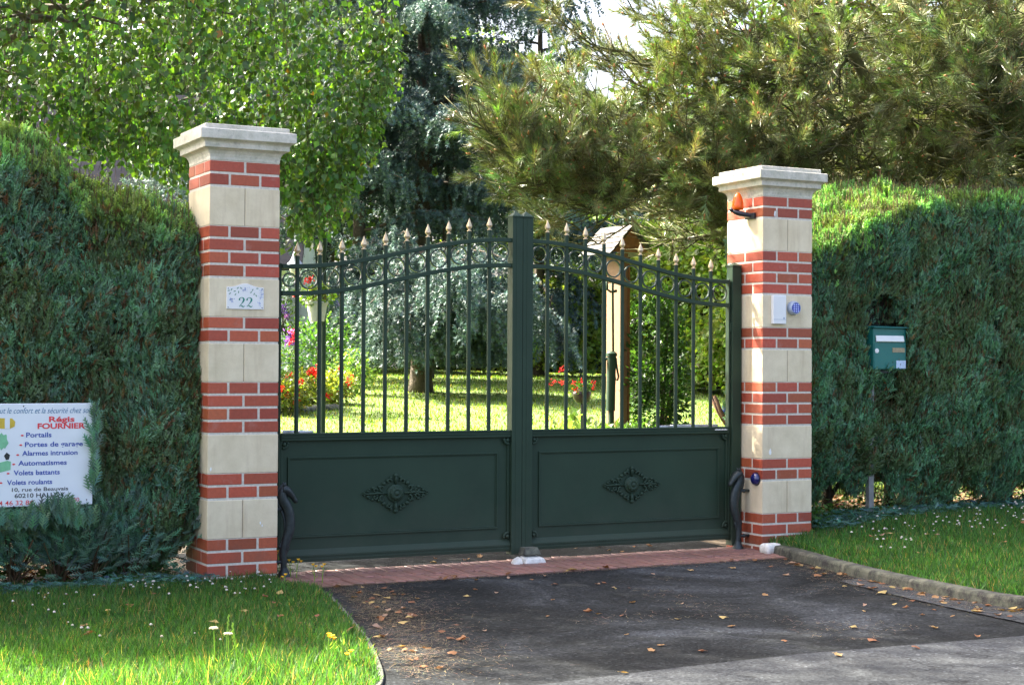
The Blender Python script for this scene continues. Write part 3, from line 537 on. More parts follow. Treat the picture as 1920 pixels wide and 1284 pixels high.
# horse head gate holders
def horse(x0, sd, y, label, face):
    t = thing('horse_head_holder', label, 'gate holder', (x0, y, 0)); X = lambda u: x0+sd*u
    pts = [(.0, .0, .020), (.0, .03, .022), (-.004, .10, .021), (-.006, .17, .024), (.012, .23, .030), (.034, .30, .034), (.036, .37, .034), (.018, .44, .034), (-.010, .49, .034), (-.016, .525, .033), (-.006, .552, .030), (.012, .556, .026)]
    c = spline(pts, 4); mb = MB(); mb.tube([(X(p[0]), y, p[1]) for p in c], c[:, 2], 12, 0, True, .8); nk = mb.build('neck', M['iron'], t, True)
    mb = MB(); c = spline([(-.018, .556, .034), (.008, .552, .037), (.036, .528, .031), (.060, .498, .022), (.072, .480, .020), (.080, .470, .012)], 4); mb.tube([(X(p[0]), y, p[1]) for p in c], c[:, 2], 12, 0, True, .75)
    for e in (-1, 1):
        mb.ball((X(.016), y+e*.020, .545), (.006, .005, .006), 6); mb.ball((X(.058), y+e*.009, .487), (.004, .004, .004), 6)
    hd = mb.build('head', M['iron'], t, True)
    for e in (-1, 1): mb = MB(); mb.tube([(X(-.008), y+e*.013, .570), (X(-.006), y+e*.016, .588), (X(.002), y+e*.017, .602)], [.008, .007, .001], 6); mb.build('ear', M['iron'], hd, True)
    mb = MB(); mane = spline([(.004, .585, 0), (-.030, .565, 0), (-.050, .52, 0), (-.040, .46, 0), (-.012, .40, 0), (.004, .33, 0), (.0, .26, 0), (-.030, .195, 0)], 5)
    for i, p in enumerate(mane): mb.ball((X(p[0]), y, p[1]), (.009, .008, .013), 6)
    mb.build('mane', M['iron'], t, True)
    mb = MB(); mb.lathe([(.042, 0), (.040, .014), (.028, .036), (.021, .055)], (X(0), y, .006), 12); mb.build('hoof', M['iron'], t, 'angle')
    mb = MB(); c = spline([(.018, .235, .010), (.022, .19, .013), (.012, .15, .008), (.01, .14, .002)], 4); mb.tube([(X(p[0]), y, p[1]) for p in c], c[:, 2], 6); mb.build('fetlock_tuft', M['iron'], t, True)
    for z in (.10, .43): mb = MB(); mb.tube([(X(-.02 if z > .3 else 0), y, z), (face, y, z)], .011, 8); mb.ball((X(-.055), y, z), (.016, .016, .016), 8); mb.build('bolt', M['iron'], t, True)
horse(.530, 1, .10, 'grey cast iron horse head gate holder half hidden behind the left pillar', .45)
horse(4.058, -1, .165, 'grey cast iron horse head gate holder in front of the right pillar', 4.155)
# ------------------------------------------------------------------ letterbox on its post
t = thing('letterbox', 'teal green metal letterbox set into the right hedge on a grey post', 'letterbox', (5.48, .2, .19)); mb = MB(); X0, X1, Z0, Z1, YF = 5.352, 5.680, 1.326, 1.648, .195
mb.box((X0, YF, Z0), (X1, .40, Z1)); bd = mb.build('body', M['letterbox'], t, False, .006, 3)
mb = MB(); mb.add([(X0-.012, YF-.022, Z1+.001), (X1+.012, YF-.022, Z1+.001), (X1+.012, .41, Z1+.001), (X0-.012, .41, Z1+.001), (X0-.012, YF-.022, Z1+.010), (X1+.012, YF-.022, Z1+.010), (X1+.012, .41, Z1+.030), (X0-.012, .41, Z1+.030)], [(3, 2, 1, 0), (4, 5, 6, 7), (0, 1, 5, 4), (1, 2, 6, 5), (2, 3, 7, 6), (3, 0, 4, 7)]); mb.build('lid', M['letterbox'], t, False, .003, 2)
mb = MB(); mb.box((X0+.006, YF-.006, Z0+.008), (X1-.006, YF-.0005, 1.530)); dr = mb.build('door', M['letterbox'], t, False, .003, 2)
mb = MB(); mb.add([(X0+.020, YF-.004, 1.540), (X1-.030, YF-.004, 1.540), (X1-.030, YF-.018, 1.545), (X0+.020, YF-.018, 1.545), (X0+.020, YF-.004, 1.592), (X1-.030, YF-.004, 1.592), (X1-.030, YF-.010, 1.588), (X0+.020, YF-.010, 1.588)], [(0, 1, 2, 3), (4, 7, 6, 5), (2, 6, 7, 3), (0, 4, 5, 1), (0, 3, 7, 4), (1, 5, 6, 2)]); mb.build('slot_flap', M['white'], t, False, .002, 1)
mb = MB(); mb.lathe([(.019, 0), (.018, .004), (.005, .005), (.004, .003)], (X0+.030, YF-.006, 1.472), 16, 0, '-y'); mb.build('lock', M['white'], dr, 'angle')
mb = MB(); mb.box((X0+.185, YF-.009, 1.461), (X1-.02, YF-.006, 1.497)); mb.build('name_plate', M['plate'], dr); mb = MB(); mb.box((X0+.225, YF-.0075, Z0+.010), (X1-.008, YF-.006, Z0+.072)); mb.build('sticker', M['sticker'], dr)
mb = MB(); mb.box((5.372, .265, .1), (5.422, .31, 1.30)); mb.build('post', plain('grey_steel_post', (.22, .22, .21), .6, .3), t, False, .004, 2); mb = MB(); mb.box((5.37, .22, 1.30), (5.62, .36, 1.3255)); mb.build('shelf', M['iron'], t)
# ------------------------------------------------------------------ advertising board
SY = .015; t = thing('advertising_board', 'white printed tradesman advertising board hung on the left hedge', 'sign board', (-1.1, SY, .5)); mb = MB()
sx = lambda px: -1.2195+px*.003082; sz = lambda py: 1.1055-(py-755.5)*.003155
mb.box((-1.47, SY, sz(944)), (sx(171), SY+.012, sz(755))); bd = mb.build('board', M['board'], t, False, .003, 1); 
def text(s, x0, x1, zb, h, mat, name='lettering', shear=0, bold=0.0, parent=t, y=SY-.0012):
    c = bpy.data.curves.new('tmp', 'FONT'); c.body = s; c.shear = shear; c.offset = bold; c.resolution_u = 3; o = bpy.data.objects.new('tmp', c); COL.objects.link(o); bpy.context.view_layer.update()
    me = bpy.data.meshes.new_from_object(o.evaluated_get(bpy.context.evaluated_depsgraph_get())); bpy.data.objects.remove(o)
    V = np.array([v.co for v in me.vertices]); a = V[:, 0].min(); b = V[:, 0].max(); f = (x1-x0)/(b-a); g = h/.72
    for v in me.vertices: v.co = (x0+(v.co.x-a)*f, y, zb+v.co.y*g)
    me.materials.append(mat); ob = link(name, me, parent)
    if len(me.polygons) and me.polygons[0].normal.y > 0: me.flip_normals()
    return ob
for s, a, b, py, h, m, sh, bo in (('Tout le confort et la sécurité chez soi', -14, 166, 773, 11, 't_grey', .35, 0), ('Régis', 88, 136, 789, 10, 't_red', 0, .03), ('FOURNIER', 67, 156, 801.5, 10, 't_red', 0, .035),
    ('Portails', 46, 93, 817, 9, 't_blue', 0, .02), ('Portes de garage', 44, 152, 834.5, 9, 't_blue', 0, .02), ('Alarmes intrusion', 39, 142, 850.5, 9, 't_blue', 0, .02), ('Automatismes', 32, 122, 868.5, 9, 't_blue', 0, .02),
    ('Volets battants', 24, 109, 886, 9, 't_blue', 0, .02), ('Volets roulants', 12, 95, 903.5, 9, 't_blue', 0, .02), ('10, rue de Beauvais', 21, 125, 916, 7, 't_black', 0, .012), ('60210 HALLOY', 26, 119, 927.5, 8, 't_black', 0, .012),
    ('03 44 46 32 84', -28, 60, 940.5, 8.5, 't_red', 0, .006), ('04 23 20', 103, 146, 937.5, 7.5, 't_red', 0, .006)):
    text(s, sx(a), sx(b), sz(py), h*.00316, M[m], 'lettering', sh, bo)
mb = MB()
for px, py in ((39, 813.5), (36.5, 831), (31, 849), (24, 866), (14, 882.5), (1, 899.5)): mb.prism([(sx(px+2.8*math.cos(a)), sz(py+1.6*math.sin(a))) for a in np.linspace(0, 2*math.pi, 10, endpoint=False)], SY-.0014, SY-.0004)
mb.build('bullet_mark', M['t_red'], t)
mb = MB(); mb.prism([(sx(a), sz(b)) for a, b in ((-12, 800), (16, 801), (25, 797), (26, 788), (20, 782), (-12, 781))], SY-.0012, SY-.0003); mb.build('printed_house', M['i_yellow'], t)
mb = MB(); mb.prism([(sx(a), sz(b)) for a, b in ((7, 800), (16, 801), (16, 780), (7, 780))], SY-.0022, SY-.0013); mb.build('printed_gable', M['board'], t)
mb = MB(); mb.prism([(sx(3+10*math.cos(a)*(1+.15*math.sin(5*a))), sz(824+14*math.sin(a)*(1+.15*math.cos(7*a)))) for a in np.linspace(0, 2*math.pi, 40, endpoint=False)], SY-.0012, SY-.0003)
mb.build('printed_tree', M['i_green'], t); mb = MB(); mb.prism([(sx(a), sz(b)) for a, b in ((-8, 882), (18, 876), (19, 861), (12, 859), (-8, 864))], SY-.0012, SY-.0003); mb.build('printed_garden', M['i_green'], t)
mb = MB(); mb.prism([(sx(a), sz(b)) for a, b in ((6, 850), (11, 844), (17, 849), (15, 857), (10, 858))], SY-.0012, SY-.0003); mb.build('printed_roof', M['t_black'], t)
for px, py in ((41, 760), (166, 761), (25, 943), (160, 935)): mb = MB(); mb.lathe([(.004, 0), (.002, .002)], (sx(px), SY, sz(py)), 8, 0, '-y'); mb.build('screw', M['black'], t)
# ------------------------------------------------------------------ hedges
def twigs(s, pos, d, ln, rad, col): s.scatter(TWIG_V, TWIG_F, pos, frames(d), np.c_[rad*2, ln, rad*2], col); return s
def hedge(name, label, x0, x1, yf, yb, zt, zb, dens, size, base, ends, brown=.08, stems=(), lay=.10, up=1.0, seed=1, xdense=None, holes=None):
    root = thing(name, label, 'hedge', ((x0+x1)/2, .8, .05)); s = Soup(); pos = []; nrm = []
    def put(p, n): pos.append(p); nrm.append(np.broadcast_to(np.array(n, float), p.shape))
    A = (x1-x0)*2.4; n = int(A*dens); x = rng.uniform(x0, x1, n); z = rng.uniform(0.0, 2.95, n)
    if xdense is not None: k = rng.random(n) < xdense(x); x, z = x[k], z[k]
    k = (z < zt(x, yf(x, z))) & (z > zb(x)); x, z = x[k], z[k]
    y = yf(x, z)+rng.exponential(lay, len(x))*(.6+.8*vnoise(np.c_[x, z, z*0], 5, seed)); put(np.c_[x, y, z], (0, -1, 0))
    n = int((x1-x0)*(yb-.2)*dens*.7); x = rng.uniform(x0, x1, n); y = .2+rng.random(n)**1.3*(yb-.2)
    if xdense is not None: k = rng.random(n) < xdense(x); x, y = x[k], y[k]
    z = zt(x, y)-rng.exponential(.05, len(x)); put(np.c_[x, y, z], (0, 0, 1))
    n = int((x1-x0)*2.2*dens*.22); x = rng.uniform(x0, x1, n); z = rng.uniform(.2, 2.9, n); k = (z < zt(x, np.full(n, yb))) & (z > zb(x)); put(np.c_[x[k], np.full(k.sum(), yb), z[k]], (0, 1, 0))
    for xe, sg in ends:
        n = int(2.4*(yb-.15)*dens*.8); y = rng.uniform(.12, yb, n); z = rng.uniform(.1, 2.9, n); xx = np.full(n, xe); k = (z < zt(xx, y)) & (z > zb(xx)) & (y > yf(xx, z)-.02)
        put(np.c_[xe-sg*rng.exponential(.05, k.sum()), y[k], z[k]], (sg, 0, 0))
    P = np.concatenate(pos); Nn = np.concatenate(nrm); n = len(P)
    if holes is not None: k = ~holes(P); P, Nn = P[k], Nn[k]; n = len(P)
    amp = .055; topm0 = Nn[:, 2] > .5; P = P+Nn*(vnoise(P, 8, seed+2)[:, None]-.5)*2*amp+Nn*(vnoise(P*np.array([1, 1, .45]), 19, seed+5)[:, None]-.5)*.075+Nn*(vnoise(P, 2.1, seed+3)[:, None]-.5)*np.where(topm0, .05, .12)[:, None]
    clump = np.stack([vnoise(P, 9, seed+4+i)-.5 for i in range(3)], 1)
    d = np.array([0, 0, up])+Nn*.42+clump*1.3+rng.normal(0, .28, (n, 3)); topm = Nn[:, 2] > .5; d[topm, 2] += .5
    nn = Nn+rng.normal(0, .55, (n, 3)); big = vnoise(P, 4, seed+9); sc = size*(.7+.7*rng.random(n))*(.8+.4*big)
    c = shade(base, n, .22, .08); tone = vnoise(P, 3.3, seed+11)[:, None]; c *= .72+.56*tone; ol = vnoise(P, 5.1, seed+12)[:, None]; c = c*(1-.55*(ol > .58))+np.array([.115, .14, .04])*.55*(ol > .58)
    tip = topm & (rng.random(n) < .8); c[tip] = c[tip]*np.array([1.8, 1.65, .75]); P[tip, 2] += rng.random(tip.sum())*.05; edge = (Nn[:, 1] < -.5) & (P[:, 2] > zt(P[:, 0], P[:, 1])-.06); c[edge] *= np.array([1.3, 1.4, 1.0])  # top and upper-edge sprays: paler new growth, with sunlit brightness put into the colour
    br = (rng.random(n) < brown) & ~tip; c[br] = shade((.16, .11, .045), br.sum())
    fr_ = frames(d, nn); S3 = np.c_[sc*rng.uniform(.6, 1.05, n), sc, sc]
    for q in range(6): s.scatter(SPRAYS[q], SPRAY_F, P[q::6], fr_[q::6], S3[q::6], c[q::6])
    k = rng.choice(n, n//4); twigs(s, P[k]-Nn[k]*.02, d[k]*np.array([.5, .5, 1])+rng.normal(0, .1, (len(k), 3)), rng.uniform(.05, .16, len(k)), np.full(len(k), .0019), shade((.145, .115, .05), len(k)))
    s.build('foliage', M['hedge'], root)
    # inner growth: a lumpy dark mass of twigs well inside the shell
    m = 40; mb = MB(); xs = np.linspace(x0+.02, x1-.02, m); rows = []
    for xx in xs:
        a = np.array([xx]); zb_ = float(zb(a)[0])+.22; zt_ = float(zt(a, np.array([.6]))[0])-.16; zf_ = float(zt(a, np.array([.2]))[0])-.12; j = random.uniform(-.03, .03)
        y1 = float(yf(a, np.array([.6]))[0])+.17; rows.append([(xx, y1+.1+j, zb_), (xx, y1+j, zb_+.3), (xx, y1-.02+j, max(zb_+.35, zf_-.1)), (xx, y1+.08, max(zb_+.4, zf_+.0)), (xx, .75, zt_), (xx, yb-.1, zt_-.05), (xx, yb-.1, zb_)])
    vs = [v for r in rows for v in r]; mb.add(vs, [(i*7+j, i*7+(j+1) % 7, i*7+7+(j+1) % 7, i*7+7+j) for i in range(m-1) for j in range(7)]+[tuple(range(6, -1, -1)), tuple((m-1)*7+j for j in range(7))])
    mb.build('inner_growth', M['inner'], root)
    for sx_, sy_, h in stems:
        mb = MB(); gz = float(h_right(sx_, sy_)) if sx_ > 4 else 0.
        a = random.uniform(-.05, .05); mb.tube([(sx_, sy_, gz-.05), (sx_+a*.4, sy_, gz+.2), (sx_+a, sy_+.02, gz+h)], [.05, .036, .02], 8)
        for q in range(2): b = random.uniform(-.16, .16); mb.tube([(sx_+a*.2, sy_, gz+.06), (sx_+b*.5, sy_-.06, gz+.22), (sx_+b, sy_-.10, gz+h)], [.026, .02, .012], 6)
        mb.build('stem', M['bark'], root, True)
    return root
ztL = lambda x, y: np.interp(x, [-9, -1.05, -.92, -.84, -.76, -.45, -.1, 0], [2.60, 2.60, 2.58, 2.50, 2.36, 2.27, 2.20, 2.17])+.05*(y > .3)-.10*np.clip((.32-y)/.15, 0, 1)
yfL = lambda x, z: .20-.05*np.exp(-((z-.75)/.4)**2)*(x > -.66)+.10*np.clip((.35-z)/.3, 0, 1)+.03*np.sin(x*7)
zbL = lambda x: .10+.05*np.sin(x*6.+1.2)+.10*np.exp(-((x+1.15)/.2)**2)-.06*np.exp(-((x+.35)/.2)**2)+.08*np.exp(-((x+.02)/.08)**2)
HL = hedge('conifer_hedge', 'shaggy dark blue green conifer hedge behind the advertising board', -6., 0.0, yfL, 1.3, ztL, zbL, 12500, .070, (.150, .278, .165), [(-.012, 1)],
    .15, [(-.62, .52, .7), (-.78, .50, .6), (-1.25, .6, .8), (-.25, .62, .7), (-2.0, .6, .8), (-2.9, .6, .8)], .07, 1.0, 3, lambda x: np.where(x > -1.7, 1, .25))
ztR = lambda x, y: np.minimum(np.interp(x, [4.6, 4.8, 5.05, 5.4, 5.75, 6.1, 7, 12], [2.12, 2.20, 2.28, 2.44, 2.58, 2.64, 2.66, 2.66])+np.clip((y-.2)/.5, 0, 1)*np.interp(x, [4.6, 5.1, 5.5, 6, 12], [.20, .34, .27, .12, .09]), 2.80)
yfR = lambda x, z: .22-.05*np.exp(-((z-.9)/.5)**2)+.05*np.sin(x*2.6+.5)*.5+.06*np.exp(-((x-5.5)/.12)**2)*(z < 1.3)+.05*np.exp(-((x-6.62)/.05)**2)+.10*np.clip((.55-z)/.3, 0, 1)
zbR = lambda x: .25+.04*np.sin(x*9)+.17*np.exp(-((x-5.1)/.16)**2)+.36*np.exp(-((x-5.47)/.12)**2)-.12*np.exp(-((x-4.72)/.12)**2)+.10*np.exp(-((x-6.35)/.14)**2)-.08*np.exp(-((x-5.85)/.2)**2)+.14*np.exp(-((x-7.0)/.12)**2)
def holesR(P):
    x, y, z = P.T; a = (x > 5.345) & (x < 5.69) & (z > 1.31) & (z < 1.67) & (y < .42)
    b = (((x-5.50)/.13)**2+((z-1.76)/.15)**2 < 1) & (y < .33); c = (np.abs(x-5.60) < .03) & (z < 1.32) & (z > 1.05) & (y < .34); e = (np.abs(x-6.63-.04*np.sin(z*5)) < .022) & (z > 1.3) & (z < 2.3); return a | b | c | e
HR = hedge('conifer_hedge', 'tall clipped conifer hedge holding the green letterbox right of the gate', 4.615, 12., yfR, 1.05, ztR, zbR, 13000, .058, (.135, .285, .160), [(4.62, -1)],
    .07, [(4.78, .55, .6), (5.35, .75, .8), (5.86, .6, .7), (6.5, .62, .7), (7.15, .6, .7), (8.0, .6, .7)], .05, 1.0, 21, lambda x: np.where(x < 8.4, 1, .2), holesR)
# sprigs growing up over the board's lower and right edge
s = Soup(); n = 300; x = np.r_[rng.uniform(-1.25, -.70, 240), rng.normal(-.69, .012, 60)]; z = np.r_[.36+.17*rng.random(240)*(.4+.6*np.exp(-((x[:240]+.93)/.13)**2)), rng.uniform(.55, 1.08, 60)]; y = np.r_[rng.uniform(-.05, .04, 240), rng.uniform(.0, .04, 60)]
k = (z < .575) | (x > -.72); y = y-.03; P = np.c_[x, y, z][k]; d = np.c_[rng.normal(-.05, .25, len(P)), rng.normal(-.2, .15, len(P)), np.ones(len(P))]; sc = rng.uniform(.07, .13, len(P))
s.scatter(SPRAY_V, SPRAY_F, P, frames(d, np.array([[0, -1, 0.]])+rng.normal(0, .3, (len(P), 3))), np.c_[sc*.8, sc, sc], shade((.15, .28, .19), len(P))); s.build('loose_sprig', M['hedge'], HL)
s = Soup()
for bxx, byy, m in ((-.66, .30, 520), (-.84, .30, 420), (-1.1, .32, 420), (-.40, .30, 300)):
    a = rng.normal(0, .55, m); r = rng.uniform(.10, .50, m); e = rng.uniform(-.35, .05, m); P = np.c_[bxx+np.sin(a)*r, byy-.10+e*r*.6, .05+np.cos(a)*r*.95]; P[:, 1] = np.maximum(P[:, 1], .03); d = np.c_[np.sin(a), e*.8, np.cos(a)]+rng.normal(0, .2, (m, 3)); sc = rng.uniform(.07, .12, m)
    s.scatter(SPRAY_V, SPRAY_F, P, frames(d, np.array([[0, -1, 0.3]])+rng.normal(0, .5, (m, 3))), np.c_[sc*.75, sc, sc], shade((.145, .27, .18), m)*(.55+.9*r[:, None]))
    twigs(s, np.tile([bxx, byy-.04, .02], (26, 1))+rng.normal(0, .02, (26, 3)), np.c_[rng.normal(0, .4, 26), rng.normal(-.25, .15, 26), np.ones(26)], rng.uniform(.15, .35, 26), np.full(26, .005), shade((.12, .08, .045), 26))
s.build('low_growth', M['hedge'], HL)
def litter(label, x0, x1, y0, y1, n, zf):
    x = rng.uniform(x0, x1, n); y = rng.uniform(y0, y1, n); sc = rng.uniform(.03, .07, n); c = shade((.20, .12, .055), n, .4, .15); gr = rng.random(n) < .35; c[gr] = shade((.08, .16, .035), gr.sum())
    s = Soup().scatter(LEAF_V, LEAF_F, np.c_[x, y, zf(x, y)+rng.uniform(.004, .03, n)+gr*rng.uniform(0, .06, n)], frames(np.c_[rng.normal(0, 1, (n, 2)), rng.normal(0, .15, n)+gr*.4], np.array([[0, 0, 1.]])+rng.normal(0, .35, (n, 3))), np.c_[sc*.8, sc, sc], c); o = s.build('leaf_litter', M['dry']); tag(o, label, 'leaf litter', None, 'stuff')
litter('dry leaf litter and low weeds on the soil under the left hedge', -3.2, -.02, .28, 2.4, 5200, lambda x, y: h_ground(x, y)*(y > 1.0))
litter('dry leaf litter and low weeds on the soil under the right hedge', 4.66, 10, .35, 2.6, 6000, lambda x, y: np.maximum(h_ground(x, y), h_right(x, y)*(y < .9)))
def clippings(label, poly, n, zf):
    x, y = sample_poly(poly, n); d = np.c_[rng.normal(0, 1, (len(x), 2)), rng.normal(.05, .15, len(x))]; sc = rng.uniform(.04, .09, len(x)); s = Soup()
    s.scatter(SPRAY_V, SPRAY_F, np.c_[x, y, zf(x, y)+rng.uniform(.0, .045, len(x))], frames(d, np.array([[0, 0, 1.]])+rng.normal(0, .35, (len(x), 3))), np.c_[sc*.8, sc, sc], shade((.085, .19, .165), len(x), .3))
    o = s.build('hedge_clippings', M['hedge']); return tag(o, label, 'clippings', None, 'stuff')
clippings('pale blue green hedge clippings strewn along the foot of the left hedge', [(-2, .10), (-.05, .02), (.0, -.20), (-.6, -.16), (-2, -.02)], 1500, lambda x, y: x*0+.03)
clippings('pale blue green hedge clippings strewn along the foot of the right hedge', [(4.62, -.02), (4.75, .25), (5.4, .28), (6.2, .42), (9, .5), (9, .0), (6.5, .05), (5.4, -.10), (4.66, -.22)], 5200, lambda x, y: h_right(x, y)+.015)
# ------------------------------------------------------------------ low plants and litter
def weed(label, x, y, z, kind, h, name='wildflower'):
    t = thing(name, label, 'wildflower', (x, y, z), 'wild flowers at the edge of the front lawn')
    mb = MB(); mb.col = (.22, .34, .09); lx, ly = random.uniform(-.15, .15)*h, random.uniform(-.1, .1)*h; h = h*1.12; mid = (x+lx*.3, y+ly*.3, z+h*.55); top = (x+lx, y+ly, z+h)
    mb.tube([(x, y, z), mid, top], [.0034, .0028, .0018], 5); 
    for i in range(5):
        f = random.uniform(.1, .7); a = random.uniform(0, 6.28); p = np.array([x+lx*f, y+ly*f, z+h*f]); q = p+np.array([math.cos(a)*.03, math.sin(a)*.03, .03]); r = p+np.array([math.cos(a+.3)*.016, math.sin(a+.3)*.016, .012]); mb.add([p, r, q], [(0, 1, 2)])
    if kind == 'stalk':
        for i in range(14): f = .5+.5*i/14; a = i*2.4; mb.ball((x+lx*f+math.cos(a)*.004, y+ly*f+math.sin(a)*.004, z+h*f), (.003, .003, .006), 4)
    mb.build('stem', M['grass'], t)
    if kind == 'yellow':
        for q in range(2):
            mb = MB(); mb.col = (.85, .55, .02); ox, oz = (0, 0) if q == 0 else (random.uniform(-.03, .03), -.012); a0 = random.random()
            for i in range(9):
                a = a0+i*2*math.pi/9; mb.add([(top[0]+ox, top[1], top[2]+oz), (top[0]+ox+.013*math.cos(a-.3), top[1]+.013*math.sin(a-.3), top[2]+oz+.006), (top[0]+ox+.013*math.cos(a+.3), top[1]+.013*math.sin(a+.3), top[2]+oz+.006)], [(0, 1, 2)])
            mb.ball((top[0]+ox, top[1], top[2]+oz+.001), (.007, .007, .005), 6); mb.build('flower_head', M['petal'], t)
    if kind == 'yarrow':
        mb = MB(); mb.col = (.55, .52, .36)
        for i in range(46): a = i*2.4; r = .019*math.sqrt(i/46); mb.ball((top[0]+r*math.cos(a), top[1]+r*math.sin(a), top[2]+.010-.12*r+random.uniform(-.003, .003)), .0034, 5)
        mb.build('flower_head', M['petal'], t)
    return t
for i, (px, py, kind, h) in enumerate(((402, 1262, 'yarrow', .17), (428, 1258, 'yarrow', .14), (445, 1262, 'stalk', .20), (424, 1240, 'stalk', .19), (614, 1245, 'yellow', .12), (628, 1238, 'yellow', .10), (660, 1255, 'yellow', .075), (640, 1250, 'stalk', .14),
    (524, 1075, 'yellow', .13), (545, 1080, 'yellow', .09), (556, 1082, 'yellow', .10), (590, 1088, 'yellow', .09), (604, 1092, 'yellow', .10), (533, 1105, 'yellow', .08))):
    d_ = ray_d = None; v = _F+_R*(px-960)/FPX-_U*(py-642)/FPX; p = CAM+v*((.012-CAM[2])/v[2])
    lab = {'yarrow': 'cream flat topped yarrow flower standing in the sunlit front grass', 'stalk': 'tall seeding grass stalk standing in the front lawn', 'yellow': 'small yellow hawkweed flower on a thin stem by the lawn edge' if i < 8 else 'small yellow flower on a thin stem beside the left pillar foot'}[kind]
    weed(lab, p[0], p[1], .01, kind, h)
def clover(parts):
    s = Soup(); V = np.array(OCTA_V)
    n = 22; d = unit(rng.normal(0, 1, (n, 3))); d[:, 2] = np.abs(d[:, 2]); s.scatter(OCTA_V, OCTA_F, d*.0055, frames(d), np.full(n, .0034), np.c_[rng.uniform(.62, .8, n), rng.uniform(.60, .75, n), rng.uniform(.55, .72, n)]); return s
cl0 = clover(0).build('clover_flower', M['petal']); first = True
def put_clover(x, y, z, label, group):
    global first
    o = cl0 if first else cl0.copy(); 
    if not first: COL.objects.link(o)
    first = False; o.location = (x, y, z); k = random.uniform(.6, 1.25); o.scale = (k, k, k*.85); tag(o, label, 'clover flower', group)
xs, ys = sample_poly(LEFTLAWN, 1500, ((-1.3, -3.3), (.3, .05))); c = vnoise(np.c_[xs, ys, xs*0], 1.6, 41)+.25*(ys > -.5); k = np.argsort(-c+rng.random(len(xs))*1.2)[:62]
for i in k: put_clover(xs[i], ys[i], random.uniform(.055, .075), 'small white clover flower in the grass of the left front lawn', 'white clover flowers in the left lawn')
xs, ys = sample_poly(RIGHTLAWN, 1500, ((4.2, -2.8), (8., .05))); c = vnoise(np.c_[xs, ys, xs*0], 1.2, 43)+.05*(xs-4.2)-9*(px_of(np.c_[xs, ys, xs*0+.15])[0] > 1935); k = np.argsort(-c+rng.random(len(xs))*1.0)[:95]
for i in k: put_clover(xs[i], ys[i], float(h_right(xs[i], ys[i]))+random.uniform(.055, .085), 'small white clover flower in the grass of the right verge', 'white clover flowers in the right verge')
# fallen leaves
def leaf_mesh(i):
    mb = MB(); cols = [(.22, .10, .04), (.27, .155, .065), (.30, .20, .085), (.17, .07, .03), (.36, .27, .10), (.29, .19, .13)]; mb.col = cols[i % 6]; n = 9; vs = []; cu = random.uniform(.5, 1.4)*random.choice((-1, 1)); tw = random.uniform(-.4, .4)
    for k in range(n):
        f = k/(n-1); w_ = .021*math.sin(math.pi*f)**.7*(1+.25*math.sin(9*f+i))+.0008; yy = (f-.5)*.058; z0 = .010*cu*abs(2*f-1)**2
        for sgn in (-1, 0, 1): vs.append((sgn*w_, yy, .007+abs(sgn)*w_*.45*cu*(1+.4*math.sin(f*6+i))+z0*.6+tw*sgn*w_*.3))
    mz = min(v[2] for v in vs); vs = [(x, y, z-mz+.001) for x, y, z in vs]
    mb.add(vs, [(k*3+j, k*3+j+1, k*3+4+j, k*3+3+j) for k in range(n-1) for j in range(2)]); mb.tube([(0, -.029, vs[1][2]), (.003, -.042, .004)], .0008, 4)
    o = mb.build('fallen_leaf', M['dry'], None, True); return o
LF = [leaf_mesh(i) for i in range(12)]; used = set()
def put_leaf(x, y, z, label, group, k=1.0):
    i = random.randrange(12); o = LF[i]
    if i in used: o = o.copy(); COL.objects.link(o)
    used.add(i); s_ = random.uniform(.5, 1.05)*k; o.location = (x, y, z); o.rotation_euler = (random.gauss(0, .15), random.gauss(0, .15), random.uniform(0, 6.28)); o.scale = (s_, s_, s_); tag(o, label, 'fallen leaf', group)
for _ in range(44):
    f = random.random()**.9; e = np.array([np.interp(f*4, range(5), [.62, .55, .36, .15, -.05]), np.interp(f*4, range(5), [-.5, -1.1, -1.75, -2.4, -3.0])]); put_leaf(e[0]+abs(random.gauss(0, .16))+.03, e[1]+random.gauss(0, .15), .0, 'dry brown leaf lying by the lawn edging on the driveway', 'dry leaves along the left driveway edge')
for _ in range(62):
    i = random.randrange(2, 22); n_ = kp[i]; put_leaf(n_[0]-abs(random.gauss(0, .09))-.02-(.25*random.random() if random.random() < .15 else 0), n_[1]+random.gauss(0, .08), .002, 'dry brown leaf lying along the foot of the right kerb', 'dry leaves along the right kerb', 1.05)
for _ in range(56):
    x, y = random.uniform(.6, 3.6), -.45-random.random()**1.2*3.2; put_leaf(x, y, .0 if y > -3.5 else .004, 'dry brown leaf lying loose on the dark driveway asphalt', 'dry leaves scattered on the driveway', .85)
for _ in range(16): put_leaf(random.uniform(.7, 3.9), -.40+random.gauss(0, .03), .008, 'dry leaf lying against the front of the brick threshold', 'dry leaves on the brick threshold', .9)
for _ in range(24):
    x, y = random.uniform(-1.2, .2), random.uniform(-2.6, .1)
    if in_poly(np.array([x]), np.array([y]), LEFTLAWN)[0]: put_leaf(x, y, .045, 'dry brown leaf lying in the grass of the left lawn', 'dry leaves on the left lawn')
for _ in range(12):
    x, y = random.uniform(4.3, 6.5), random.uniform(-2.2, -.1)
    if in_poly(np.array([x]), np.array([y]), RIGHTLAWN)[0]: put_leaf(x, y, float(h_right(x, y))+.03, 'dry brown leaf lying in the grass of the right verge', 'dry leaves on the right verge')
for _ in range(40): put_leaf(random.uniform(.6, 4.0), random.uniform(.4, 2.2), .0, 'dry leaf lying on the garden drive beneath the gate', 'dry leaves behind the gate')
